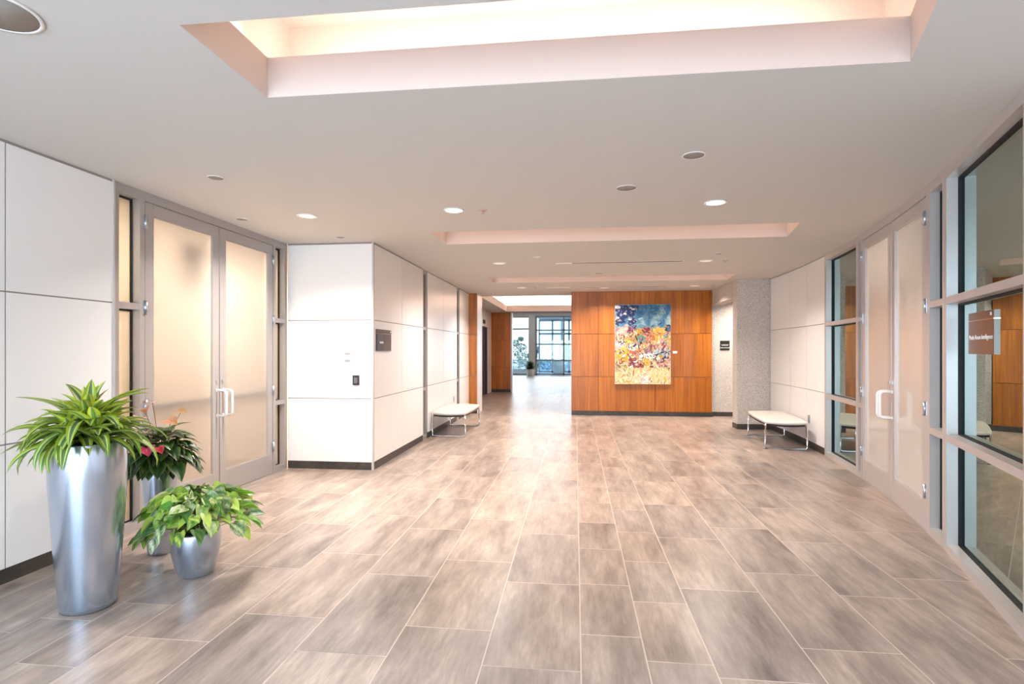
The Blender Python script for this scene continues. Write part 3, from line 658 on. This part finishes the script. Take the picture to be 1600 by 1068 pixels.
# slim planter with anthurium
PB = (-2.95, 3.60)
t = thing('potted_anthurium', (PB[0], PB[1], 0), 'dark-leaved plant with pink flowers in the slim middle planter', 'potted plant')
planter(PB, [(.07, 0), (.078, .004), (.08, .02), (.088, .12), (.099, .27), (.110, .42), (.117, .52), (.118, .57), (.115, .597), (.113, .60), (.107, .60)], '', t, .585, .1)
m_ = MB(); dg = [sRGB(22, 52, 30), sRGB(34, 74, 34), sRGB(50, 92, 40), sRGB(18, 40, 28)]
def clf(base, edge, vein=.35):
    def f(t_, u): return mixc(mixc(base, edge, max(0, abs(u) - .6) * 1.6), edge, vein if abs(u) < .05 else 0)
    return f
for k in range(120):
    f = k / 120; az = k * 2.39996; z = .62 + .24 * (1 - f) + random.uniform(-.03, .03); R_ = .05 + .15 * math.sqrt(f) * random.uniform(.8, 1.15)
    tip = Vector((PB[0] + R_ * math.cos(az), PB[1] + R_ * math.sin(az), z)); st = Vector((PB[0] + .02 * math.cos(az), PB[1] + .02 * math.sin(az), .59))
    m_.tube([st, (st + tip) / 2 + Vector((0, 0, .05)), tip], .0022, leafm, 5, col=sRGB(88, 104, 50))
    d = Vector((math.cos(az), math.sin(az), .35 - 1.1 * f + random.uniform(-.3, .3))); bcol = random.choice(dg)
    heart(m_, tip, d, (0, 0, 1), random.uniform(.095, .15), random.uniform(.08, .115), clf(jit(bcol), sRGB(130, 150, 70), .3), curl=.3, fold=.12)
m_.build('foliage', t)
def unproj(x, y, dep):
    return Vector((0, 0, EYE)) + cr_ * ((x - 800) / F * dep) + fw_ * dep + Vector((0, 0, (HY - y) / F * dep))
for (x, y, s_, c_) in ((238, 626, .11, sRGB(240, 186, 178)), (218, 652, .085, sRGB(232, 160, 140)), (227, 673, .075, sRGB(236, 160, 150)), (268, 657, .095, sRGB(226, 160, 110)), (284, 641, .07, sRGB(214, 160, 100)), (230, 703, .095, sRGB(196, 44, 92)), (250, 702, .06, sRGB(200, 40, 60)), (192, 653, .085, sRGB(228, 130, 104)), (226, 640, .06, sRGB(222, 160, 110)), (206, 674, .06, sRGB(236, 190, 180))):
    s_ *= 1.3; dep = 3.64; p = unproj(x, y, dep); fl = MB(); st = Vector((PB[0], PB[1], .6))
    fl.tube([st, (st + p) / 2 + Vector((0, 0, .06)), p], .0022, leafm, 6, col=sRGB(150, 110, 70))
    az = math.atan2(p.y - PB[1], p.x - PB[0]); d = Vector((math.cos(az) * .8, math.sin(az) * .8, random.uniform(-.5, .3))) + cr_ * .3
    heart(fl, p - d.normalized() * s_ * .5, d, Vector((0, 0, 1)) - fw_ * random.uniform(-.1, .7) + cr_ * random.uniform(-.5, .5), s_, s_ * .78, clf(c_, mixc(c_, (1, 1, 1, 1), .25), .2), petal, .2, .1)
    o = fl.build('flower', t); s1 = MB(); q = p - d.normalized() * s_ * .42
    s1.tube([q, q + Vector((0, 0, .022)), q + Vector((0, 0, .045)) + d * .006], [.004, .0045, .002], petal, 7, col=sRGB(222, 180, 110)); s1.build('spadix', o)

# low bowl planter with pothos
PC = (-2.445, 3.29)
t = thing('potted_pothos', (PC[0], PC[1], 0), 'trailing yellow-green pothos in the lowest round planter', 'potted plant')
planter(PC, [(.09, 0), (.100, .004), (.105, .015), (.120, .06), (.133, .12), (.143, .18), (.147, .235), (.145, .275), (.142, .285), (.136, .285)], '', t, .272, .12)
m_ = MB(); gs = [sRGB(104, 160, 42), sRGB(140, 182, 60), sRGB(74, 132, 42), sRGB(170, 198, 86), sRGB(50, 104, 52)]; vr = [sRGB(226, 228, 170), sRGB(214, 220, 110), sRGB(236, 232, 200), sRGB(190, 206, 80)]
def pot_col(bc, vc):
    ph = random.uniform(0, 6); k = random.uniform(.0, .9)
    def f(t_, u): return mixc(bc, vc, max(0, min(1, k * (.5 + .8 * math.sin(ph + 7 * t_ + 4.1 * u)))))
    return f
for k in range(270):
    f = (k + .5) / 270; az = k * 2.39996 + random.uniform(-.3, .3); R_ = (.05 + .25 * f ** .75) * random.uniform(.8, 1.12)
    z = .30 + .20 * math.sqrt(max(0, 1 - f * f)) + random.uniform(-.02, .045) - (.12 * max(0, f - .75) * 3 * random.random())
    rt = cr_.x * math.cos(az) + cr_.y * math.sin(az)
    R_ *= 1.0 + .12 * abs(rt) + .12 * rt
    p = Vector((PC[0] + R_ * math.cos(az), PC[1] + R_ * math.sin(az), z)); st = Vector((PC[0] + .05 * math.cos(az), PC[1] + .05 * math.sin(az), .27))
    m_.tube([st, st * .45 + p * .55 + Vector((0, 0, .05)), p], .0022, leafm, 5, col=sRGB(150, 160, 90))
    d = Vector((math.cos(az), math.sin(az), -.15 - 1.1 * f * random.random() + random.uniform(-.3, .6))) + Vector((random.gauss(0, .4), random.gauss(0, .4), 0))
    heart(m_, p - d.normalized() * .02, d, (random.gauss(0, .5), random.gauss(-.2, .5), 1), random.uniform(.07, .125), random.uniform(.055, .09), pot_col(jit(random.choice(gs), .2), random.choice(vr)), curl=random.uniform(.1, .4), fold=random.uniform(.02, .16))
m_.build('foliage', t)

# far lobby planter
t = thing('potted_shrub', (-2.55, 31.0, 0), 'leafy green plant in a white tub by the lobby column', 'potted plant')
m_ = MB(); m_.lathe((-2.55, 31.0, 0), [(.16, 0), (.17, .01), (.24, .36), (.25, .38), (.22, .38), (.2, .3)], whitep, 28, cap1=True); m_.build('pot', t)
m_ = MB()
for k in range(110):
    f = k / 110; az = k * 2.4
    strap(m_, (-2.55, 31.0, .36 + .2 * (1 - f)), az, 1.3 - 1.1 * f, random.uniform(.25, .45), .09, random.uniform(.6, 1.4), jit(sRGB(60, 92, 60)), jit(sRGB(40, 70, 48)), sRGB(90, 120, 80))
m_.build('foliage', t)

# ---------------------------------------------------------------- benches
def bench(c, rz, label):
    t = thing('bench', (c[0], c[1], 0), label, 'bench', 'white padded benches on chrome loops')
    Lh, Wh, bow = .66, .285, .13
    out = []
    def corner(sx_, sy_):  pass
    n = 16
    # outline: long sides nearly straight, bowed ends, softened corners
    for k in range(n + 1):
        u = -1 + 2 * k / n; out.append((Wh * u, -Lh - bow * (1 - abs(u) ** 2.2)))
    for k in range(1, 8): u = -1 + 2 * k / 8; out.append((Wh + .022 * (1 - u * u), Lh * u))
    for k in range(n + 1):
        u = 1 - 2 * k / n; out.append((Wh * u, Lh + bow * (1 - abs(u) ** 2.2)))
    for k in range(1, 8): u = 1 - 2 * k / 8; out.append((-Wh - .022 * (1 - u * u), Lh * u))
    m = len(out); mb = MB(); vs = []
    for (s_, z) in ((.90, .362), (.985, .372), (1.0, .392), (1.0, .402), (.985, .412), (.94, .417)):
        vs += [(x * s_, y * s_, z) for x, y in out]
    mb.add(vs, [(j*m+k, j*m+(k+1)%m, (j+1)*m+(k+1)%m, (j+1)*m+k) for j in range(5) for k in range(m)] , leather, smooth=True)
    mb.add([(x * .94, y * .94, .417) for x, y in out] + [(0, 0, .419)], [(k, (k+1) % m, m) for k in range(m)], leather, smooth=True)
    o = mb.build('seat'); o.parent = t
    mb = MB(); mb.add([(x * .93, y * .95, z) for z in (.340, .3645) for x, y in out], [tuple(range(m-1, -1, -1)), tuple(range(m, 2*m))] + [(k, (k+1) % m, m+(k+1) % m, m+k) for k in range(m)], under); o = mb.build('base_board'); o.parent = t
    for sy in (-1, 1):
        y = sy * .655; x0 = .285; r = .035; zt = .372; pts = []
        pts.append((-x0 + .012, y, zt))
        for k in range(6): a = PI / 2 * k / 5; pts.append((-x0 + r - r * math.cos(a), y, .012 + r - r * math.sin(a)))
        for k in range(6): a = PI / 2 * k / 5; pts.append((x0 - r + r * math.sin(a), y, .012 + r - r * math.cos(a)))
        pts.append((x0 - .012, y, zt))
        mb = MB(); mb.tube(pts, .011, chrome, 12)
        for sx_ in (-1, 1): mb.box((sx_ * x0 - .016, y - .016, 0), (sx_ * x0 + .016 - sx_ * .03, y + .016, .004), blackp)
        o = mb.build('leg'); o.parent = t
    mb = MB(); mb.tube([(-.27, -.64, .338), (-.27, .64, .338)], .008, chrome, 8); mb.tube([(.27, -.64, .338), (.27, .64, .338)], .008, chrome, 8); o = mb.build('rail'); o.parent = t
    t.rotation_euler = (0, 0, rz); return t
bench((3.125, 9.03), -math.atan2(-.15, 1.28) * -1, 'right white padded bench on chrome legs before the concrete wall end')
bench((-2.10, 9.62), 0.0, 'left white padded bench on chrome legs beside the panelled corridor wall')

# ---------------------------------------------------------------- painting
PX0, PX1, PZ0, PZ1, PY = .868, 2.066, .703, 2.450, 12.297
t = thing('painting', ((PX0 + PX1) / 2, PY, (PZ0 + PZ1) / 2), 'large colourful abstract canvas on the cherry feature wall', 'painting')
m_ = MB(); m_.box((PX0, PY - .045, PZ0), (PX1, PY, PZ1), whitep); m_.build('canvas', t)
rnd = random.Random(11); GX, GZ = 150, 220
import mathutils
nz = mathutils.noise
def fbm(x, z, s, o=0.0): return nz.fractal(Vector((x * s + o, z * s - o, o)), 1.0, 2.0, 4)
PAL = {k: sRGB(*v) for k, v in dict(navy=(22, 42, 98), blue=(44, 104, 150), sky=(96, 150, 172), pale=(176, 200, 200), yel=(222, 178, 66), gold=(190, 148, 56), ora=(206, 120, 66), red=(140, 42, 38), wine=(124, 38, 66), pink=(222, 166, 150), cream=(234, 216, 172), sand=(228, 196, 132), grn=(190, 178, 124), wht=(232, 228, 220), blk=(34, 32, 40), mauve=(150, 104, 120), teal=(96, 140, 132)).items()}
def ell(u, v, cx, cz, rx, rz, wob=.38, s=12.0):
    d = math.hypot((u - cx) / rx, (v - cz) / rz); return d + wob * fbm(u, v, s, cx * 7)
# (centre u, centre v from the top, radii, colour)
shapes = [(.76, .40, .26, .10, 'sand'), (.80, .36, .22, .07, 'yel'), (.42, .36, .14, .07, 'gold'), (.30, .42, .09, .07, 'gold'), (.62, .42, .1, .06, 'ora'), (.48, .44, .10, .05, 'teal'), (.27, .32, .10, .035, 'wine'), (.13, .36, .10, .07, 'pink'), (.56, .33, .08, .04, 'red'),
 (.2, .47, .1, .05, 'yel'), (.10, .50, .09, .06, 'wht'), (.66, .57, .12, .07, 'mauve'), (.86, .52, .15, .08, 'pink'), (.84, .62, .16, .07, 'pale'), (.36, .60, .10, .05, 'ora'), (.32, .53, .12, .04, 'wht'), (.50, .66, .12, .05, 'wht'), (.70, .66, .10, .045, 'wht'),
 (.13, .64, .14, .095, 'yel'), (.34, .73, .10, .06, 'red'), (.47, .77, .06, .035, 'red'), (.55, .72, .07, .05, 'yel'), (.88, .74, .13, .06, 'pink'), (.10, .80, .12, .05, 'grn'), (.22, .88, .08, .03, 'grn'), (.55, .94, .10, .06, 'wht'), (.35, .92, .1, .06, 'cream'),
 (.14, .06, .13, .055, 'navy'), (.30, .05, .12, .05, 'navy'), (.22, .13, .14, .05, 'navy'), (.08, .17, .11, .07, 'navy'), (.30, .21, .08, .045, 'navy'), (.06, .20, .05, .03, 'blk'), (.20, .29, .04, .05, 'pink'), (.04, .03, .05, .02, 'wht'), (.50, .52, .07, .045, 'blk'), (.505, .525, .055, .033, 'sand'), (.96, .30, .045, .05, 'blk'), (.965, .305, .03, .035, 'blue'), (.95, .375, .04, .027, 'mauve')]
rings = [(.16, .695, .055, .035, 'wine'), (.46, .645, .05, .035, 'blk'), (.72, .655, .035, .03, 'blk'), (.66, .485, .03, .025, 'blk'), (.13, .43, .05, .06, 'blk'), (.40, .62, .05, .03, 'mauve'), (.84, .11, .06, .035, 'teal'), (.93, .63, .06, .05, 'blk'), (.57, .67, .04, .03, 'blk')]
vs, cs, fs = [], [], []
for j in range(GZ + 1):
    for i in range(GX + 1):
        u, v_ = i / GX, j / GZ
        n1 = fbm(u, v_, 6.0, 1.3); n2 = fbm(u, v_ * 1.3, 22.0, 4.1); n3 = fbm(u * 2.2, v_, 9.0, 8.7)
        w_ = v_ + .06 * n1
        if w_ < .28: c = mixc(PAL['blue'], PAL['sky'], max(0, min(1, w_ * 3 + n1 * .6))); c = mixc(c, PAL['pale'], max(0, min(.8, n1 * 1.0 + n2 * .35 + 1.3 * max(0, u - .35) * v_ * 2)))
        elif w_ < .36: c = mixc(PAL['sky'], PAL['mauve'], max(0, min(1, .6 - u + n2)))
        elif w_ < .72: c = mixc(PAL['sand'], PAL['mauve'], max(0, min(1, .35 + n1 + n2 * .4)))
        else: c = mixc(PAL['sand'], PAL['cream'], max(0, min(1, .5 + n3)))
        for k_, (cx, cz, rx, rz, cn) in enumerate(shapes):
            if ell(u, v_, cx, cz, rx, rz) < 1: c = mixc(PAL[cn], (1, 1, 1, 1) if n2 > .3 else PAL['blk'], min(.35, abs(n2) * .5))
        for (cx, cz, rx, rz, cn) in rings:
            if abs(ell(u, v_, cx, cz, rx * .8, rz * .8, .5) - 1) < .2 and n2 > -.25: c = PAL[cn]
        # dark and white scribbles in the middle, red drips lower down
        if .34 < v_ < .80:
            q = fbm(u * 1.2, v_, 13.0, 2.2)
            if abs(q) < .035 and n1 > -.25: c = PAL['blk']
            elif abs(q - .11) < .022: c = PAL['wht']
            elif abs(q + .16) < .02: c = PAL['wine']
        if v_ > .72 and abs(fbm(u * 3.2, v_ * .5, 9.0, 6.6)) < .03: c = PAL['ora'] if n1 > 0 else PAL['red'] if v_ < .85 else PAL['cream']
        if .755 < v_ < .80 and abs(math.sin(u * 95) * .018 + .778 - v_ + .01 * n1) < .0035 and (u < .45 or u > .68): c = PAL['blk']
        kk = 1 + .32 * fbm(u * 2, v_ * 2, 24.0, 3.3); c = (c[0] * kk, c[1] * kk, c[2] * kk, 1)
        if .955 < v_ < .985 and u < .3 and abs(math.sin(u * 80) * .012 + .968 - v_) < .004: c = PAL['red']
        if .50 < v_ < .54 and u > .70 and abs(math.sin(u * 100) * .014 + .52 - v_) < .004: c = PAL['wine']
        for (cx, cz) in ((.18, .115), (.05, .165), (.27, .185), (.33, .06)):
            if ell(u, v_, cx, cz, .03, .012, .1) < 1: c = PAL['wht']
        if ell(u, v_, .66, .966, .013, .01, 0) < 1: c = PAL['navy']
        vs.append((PX0 + .002 + (PX1 - PX0 - .004) * u, PY - .0455 - .0015 * (n2 + 1), PZ1 - .002 - (PZ1 - PZ0 - .004) * v_)); cs.append(c)
# short brush strokes laid over the ground, palette by height on the canvas
zones = [(0, .30, ['blue', 'sky', 'pale', 'navy', 'teal', 'sky']), (.26, .40, ['pale', 'mauve', 'wine', 'blk', 'pink', 'sky', 'gold']), (.36, .74, ['yel', 'gold', 'ora', 'red', 'wht', 'blk', 'mauve', 'teal', 'pink', 'wine', 'sand', 'navy']), (.70, .82, ['red', 'ora', 'wine', 'wht', 'grn', 'yel', 'blk']), (.80, 1.0, ['cream', 'sand', 'ora', 'yel', 'wht', 'grn', 'cream', 'sand'])]
for k_ in range(380):
    za, zb, pl = zones[min(4, int(rnd.random() * 5.6)) if k_ % 3 else 2]
    v0 = rnd.uniform(za, zb); u0 = rnd.random(); top_ = v0 < .3
    if top_ and u0 < .36: pl = ['navy', 'navy', 'blue', 'wht', 'navy', 'blk']
    col_ = jit(PAL[rnd.choice(pl)], .2); an = rnd.uniform(-.5, .5) if top_ else (PI / 2 + rnd.uniform(-.3, .3) if v0 > .8 else rnd.uniform(0, PI)); Ls_ = rnd.uniform(2, 10); wd_ = rnd.uniform(.6, 2.2); bend = rnd.uniform(-.12, .12)
    x_, y_ = u0 * GX, v0 * GZ; thin = rnd.random() < .35
    for st_ in range(int(Ls_ * 2)):
        x_ += math.cos(an) * .6; y_ += math.sin(an) * .6; an += bend; w__ = .5 if thin else wd_
        for jj in range(int(y_ - w__), int(y_ + w__) + 2):
            for ii in range(int(x_ - w__), int(x_ + w__) + 2):
                if 0 <= ii <= GX and 0 <= jj <= GZ and (ii - x_) ** 2 + (jj - y_) ** 2 <= (w__ + .2) ** 2: cs[jj * (GX + 1) + ii] = mixc(cs[jj * (GX + 1) + ii], col_, .8)
for j in range(GZ):
    for i in range(GX): a = j * (GX + 1) + i; fs.append((a, a + GX + 1, a + GX + 2, a + 1))
m_ = MB(); m_.add(vs, fs, paint, cs); m_.build('painted_surface', t)
m_ = MB(); m_.box((2.118, YW - .006, 1.378), (2.210, YW, 1.428), whitep); tag(m_.build('wall_label'), 'small white caption card right of the abstract painting', 'label')

# ---------------------------------------------------------------- signs and wall devices
bars = MB
def plate(name, lab, cat, loc): return thing(name, loc, lab, cat)
# corridor room sign
t = thing('room_sign', (WC, 6.695, 1.57), 'dark bronze room sign on the near corridor wall corner', 'sign')
m_ = MB(); m_.box((WC, 6.44, 1.655), (WC + .022, 6.95, 1.705), bronze); m_.build('header_strip', t)
m_ = MB(); m_.box((WC, 6.44, 1.438), (WC + .020, 6.67, 1.650), blackp); m_.build('name_panel', t)
m_ = MB(); m_.box((WC, 6.672, 1.438), (WC + .020, 6.95, 1.650), bronze); m_.build('bronze_panel', t)
m_ = MB(); m_.box((WC + .0201, 6.44, 1.650), (WC + .023, 6.95, 1.655), chrome); m_.build('trim_line', t)
m_ = MB()
for q in range(5): m_.box((WC + .0201, 6.53 + q * .026, 1.532), (WC + .0215, 6.548 + q * .026, 1.556 - .006 * (q % 2)), signtxt)
m_.build('lettering', t)
m_ = MB(); m_.box((WC + .0221, 6.905, 1.67), (WC + .0232, 6.93, 1.69), signtxt); m_.build('room_number', t)
# glass-mounted sign on the big window
Pn = lambda y, o=.062: arc(y, o)
a_, b_ = Pn(3.60), Pn(4.03); tt = (b_ - a_); Ls = tt.length; tt.normalize(); nn = Vector((tt.y, -tt.x, 0)); mid = (a_ + b_) / 2
t = thing('room_sign', (mid.x, mid.y, 1.555), 'bronze room sign with white lettering on the large right window', 'sign')
def sb(name, u0, u1, z0, z1, d0, d1, m): q = MB(); q.obox(a_, tt, nn, (u0, d0, z0), (u1, d1, z1), m); return q.build(name, t)
sb('header_strip', 0, Ls, 1.640, 1.690, -.004, .022, bronze); sb('name_panel', 0, Ls, 1.420, 1.635, -.004, .022, bronze); sb('trim_line', 0, Ls, 1.635, 1.640, -.006, .022, chrome)
rz = math.atan2(-tt.y, -tt.x)
p_ = mid - nn * .0052
text_mesh('lettering', 'Media Room Intelligence', .042, signtxt, (p_.x, p_.y, 1.528), (PI / 2, 0, rz), t)
p_ = a_ + tt * .05 - nn * .0052
text_mesh('room_number', '10', .03, signtxt, (p_.x, p_.y, 1.667), (PI / 2, 0, rz), t)
# alcove plaque
t = thing('wall_plaque', (3.25, 12.45, 1.545), 'small black plaque with white lines on the concrete alcove wall', 'sign')
m_ = MB(); m_.box((3.152, 12.438, 1.445), (3.352, 12.45, 1.655), blackp); m_.build('panel', t)
m_ = MB(); m_.box((3.152, 12.436, 1.572), (3.352, 12.4379, 1.578), greyp); m_.box((3.152, 12.436, 1.496), (3.352, 12.4379, 1.505), whitep)
for q in range(6): m_.box((3.185 + q * .024, 12.4355, 1.548), (3.199 + q * .024, 12.4379, 1.566), whitep)
m_.build('lettering', t)
# thermostat, keypad on projecting wall
YQ = 6.36
t = thing('thermostat', (-2.735, YQ, 1.36), 'small pale wall controller above the black card reader', 'thermostat')
m_ = MB(); m_.box((-2.776, YQ - .012, 1.305), (-2.700, YQ, 1.420), whitep); m_.build('plate', t)
m_ = MB(); m_.box((-2.770, YQ - .016, 1.392), (-2.706, YQ - .0121, 1.416), greyp); m_.build('display', t)
m_ = MB(); m_.box((-2.770, YQ - .016, 1.309), (-2.706, YQ - .0121, 1.335), greyp); m_.build('button_row', t)
t = thing('card_reader', (-2.63, YQ, 1.08), 'black keypad card reader on the white projecting wall', 'card reader')
m_ = MB(); m_.box((-2.671, YQ - .022, 1.025), (-2.592, YQ, 1.143), blackp); m_.build('housing', t)
for r_ in range(4):
    for c_ in range(3): m_ = MB(); m_.box((-2.652 + c_ * .015, YQ - .024, 1.050 + r_ * .018), (-2.642 + c_ * .015, YQ - .0221, 1.061 + r_ * .018), greyp); m_.build('key', t)
# outlets
t = thing('wall_outlet', (WC, 10.75, .47), 'small metal outlet low on the corridor wall above the left bench', 'outlet')
m_ = MB(); m_.box((WC, 10.71, .41), (WC + .007, 10.79, .53), steel); m_.build('cover_plate', t)
m_ = MB(); m_.box((WC + .0071, 10.735, .435), (WC + .009, 10.765, .505), greyp); m_.build('socket', t)
p_ = arc(8.63); nn2 = Vector((p_.x - AX, p_.y - AY, 0)) / AR; tt2 = Vector((-nn2.y, nn2.x, 0))
t = thing('wall_outlet', (p_.x, p_.y, .42), 'small metal outlet low on the curved white wall by the right bench', 'outlet')
m_ = MB(); m_.obox(p_, tt2, nn2, (-.04, -.007, .36), (.04, -.0002, .48), steel); m_.build('cover_plate', t)
m_ = MB(); m_.obox(p_, tt2, nn2, (-.015, -.009, .385), (.015, -.0071, .455), greyp); m_.build('socket', t)
# elevator indicator
t = thing('elevator_indicator', (XV, 17.24, 2.36), 'small black floor indicator above the steel elevator doors', 'indicator')
m_ = MB(); m_.box((XV, 17.05, 2.30), (XV + .02, 17.2, 2.42), blackp); m_.build('display', t); m_ = MB(); m_.box((XV, 17.28, 2.30), (XV + .02, 17.43, 2.42), blackp); m_.build('arrow_panel', t)

# ---------------------------------------------------------------- ceiling devices
Z = CZ
def downlight(x, y, label, lit, power=0, group='recessed round downlights'):
    t = thing('downlight', (x, y, Z), label, 'downlight', group)
    m_ = MB(); m_.lathe((x, y, Z), [(.082, -.0005), (.098, -.001), (.099, -.006), (.085, -.009), (.078, -.004)], whitep if lit else trimw, 36, cap0=False, cap1=False); m_.build('trim_ring', t)
    m_ = MB(); m_.lathe((x, y, Z), [(.001, -.0035), (.079, -.0035), (.079, -.0005)], lens if lit == 1 else lensd, 32, cap0=True, cap1=False); m_.build('lens', t)
    if power: area('downlight_lamp', (x, y, Z - .012), (.15,), power, WARM, (0, 0, 0), 'DISK', 2.4)
downlight(-1.125, 4.999, 'lit round downlight left of the sprinkler rosette, before the second coffer', 1, 28)
downlight(1.229, 5.005, 'lit round downlight on the right before the second coffer', 1, 28)
downlight(-2.587, 5.049, 'round downlight near the frosted left doors', 2, 40)
downlight(1.889, 8.242, 'round downlight to the right of the nearer slot diffuser', 2, 36)
downlight(-1.134, 8.128, 'round downlight to the left of the nearer slot diffuser', 2, 36)
downlight(-1.111, 11.333, 'round downlight left of the slot diffuser at the wood wall', 2, 40)
downlight(2.387, 11.398, 'round downlight near the concrete header at the wood wall', 2, 14)
downlight(.6, 11.55, 'faint round downlight just in front of the wood wall', 2, 26)
downlight(3.75, 11.75, 'round downlight added inside the concrete alcove', 1, 34)  # added lamp, lifts the dark alcove
for x_, sd_ in ((-1.2, 'left'), (1.0, 'right')): downlight(x_, .6, 'unseen round downlight added between entrance and large coffer, %s one' % sd_, 1, 10)  # out of view, added for the light they give
def disc(name, x, y, r, label, cat, m, group=None):
    t = thing(name, (x, y, Z), label, cat, group)
    m_ = MB(); m_.lathe((x, y, Z), [(r * .9, -.0005), (r, -.001), (r, -.006), (r * .93, -.008), (r * .9, -.005)], trimw, 36, cap0=False, cap1=False); m_.build('rim', t)
    m_ = MB(); m_.lathe((x, y, Z), [(.001, -.004), (r * .91, -.004), (r * .91, -.0005)], m, 32, cap0=True, cap1=False); m_.build('face', t)
for (x, y, r, lab) in ((.408, 4.469, .085, 'grey round ceiling speaker between the two lit downlights'), (.786, 3.774, .075, 'grey round ceiling speaker nearest the large coffer on the right'), (-2.698, 3.848, .06, 'small grey round ceiling cover above the near left door'), (-3.295, 5.098, .06, 'small round ceiling cover tight against the left doors'), (-2.688, 6.035, .055, 'small round ceiling cover before the white projecting wall'), (-2.22, 1.86, .15, 'largest round ceiling speaker at the top left corner'), (1.923, 7.661, .055, 'small grey ceiling disc right of the second coffer'), (.395, 9.40, .08, 'small grey ceiling disc in front of the third coffer')):
    disc('ceiling_speaker', x, y, r, lab, 'ceiling speaker', grille, 'round grey ceiling grilles')
disc('smoke_detector', -.542, 7.631, .06, 'white disc detector left of the nearer slot diffuser', 'smoke detector', whitep)
def sprinkler(x, y, label, c):
    t = thing('sprinkler', (x, y, Z), label, 'sprinkler', 'fire sprinklers')
    m_ = MB(); m_.lathe((x, y, Z), [(.038, -.0005), (.04, -.003), (.02, -.008)], c, 24, cap0=False); m_.build('escutcheon', t)
    m_ = MB(); m_.lathe((x, y, Z), [(.006, -.035), (.006, -.008)], steel, 10); m_.lathe((x, y, Z), [(.018, -.038), (.018, -.035)], c, 16); m_.build('head', t)
pinkp = mat('sprinkler_pink', sRGB(206, 168, 160), .5)
sprinkler(-.858, 5.03, 'pinkish sprinkler head beside the left lit downlight', pinkp)
sprinkler(2.167, 8.274, 'small sprinkler head at the right before the third coffer', steel)
sprinkler(-.812, 11.252, 'small sprinkler head beside the far left downlight', steel)
sprinkler(2.72, 11.327, 'small sprinkler head near the concrete header', steel)
for (x0, x1, y, lab, xs_) in ((-.295, 1.576, 8.23, 'nearer linear slot air diffuser in the ceiling', -.05), (-.608, 1.88, 11.40, 'farther linear slot air diffuser in front of the wood wall', -.10)):
    t = thing('slot_diffuser', ((x0 + x1) / 2, y, Z), lab, 'air diffuser', 'linear slot diffusers')
    m_ = MB(); m_.box((x0, y - .055, Z - .006), (x1, y - .040, Z - .0003), trimw); m_.box((x0, y + .040, Z - .006), (x1, y + .055, Z - .0003), trimw); m_.box((x0, y - .04, Z - .006), (x0 + .012, y + .04, Z - .0003), trimw); m_.box((x1 - .012, y - .04, Z - .006), (x1, y + .04, Z - .0003), trimw); m_.build('frame', t)
    m_ = MB(); m_.box((xs_, y - .04, Z - .003), (x1 - .012, y + .04, Z - .0003), slotm); m_.build('slot', t)
    m_ = MB(); m_.box((x0 + .012, y - .04, Z - .004), (xs_, y + .04, Z - .0003), whitep); m_.build('blank_plate', t)
# ceiling lamp fixtures of the side rooms, the right one added
t = thing('room_ceiling_light', (-5.0, 5.0, Z), 'ceiling light panel inside the room behind the frosted doors', 'ceiling light')
m_ = MB(); m_.box((-5.8, 3.7, 2.70), (-4.2, 6.3, Z - .002), trimw); m_.build('housing', t)
t = thing('room_ceiling_light', (3.7, 5.6, Z), 'unseen ceiling light panel added inside the right room', 'ceiling light')
m_ = MB(); m_.box((3.5, 4.7, 2.70), (3.9, 6.5, Z - .002), trimw); m_.build('housing', t)
# hanging plant behind the frosted left door
t = thing('hanging_plant', (-3.86, 4.72, 2.35), 'green hanging plant blurred behind the near frosted left door', 'plant')
m_ = MB(); leaf_cloud(m_, (-3.86, 4.72, 2.32), .16, 500, .045, [sRGB(96, 140, 50), sRGB(70, 118, 40)], 1.3); m_.build('foliage', t)
m_ = MB(); m_.tube([(-3.86, 4.72, 2.4), (-3.86, 4.72, CZ - .001)], .004, steel, 6); m_.build('hanger', t)
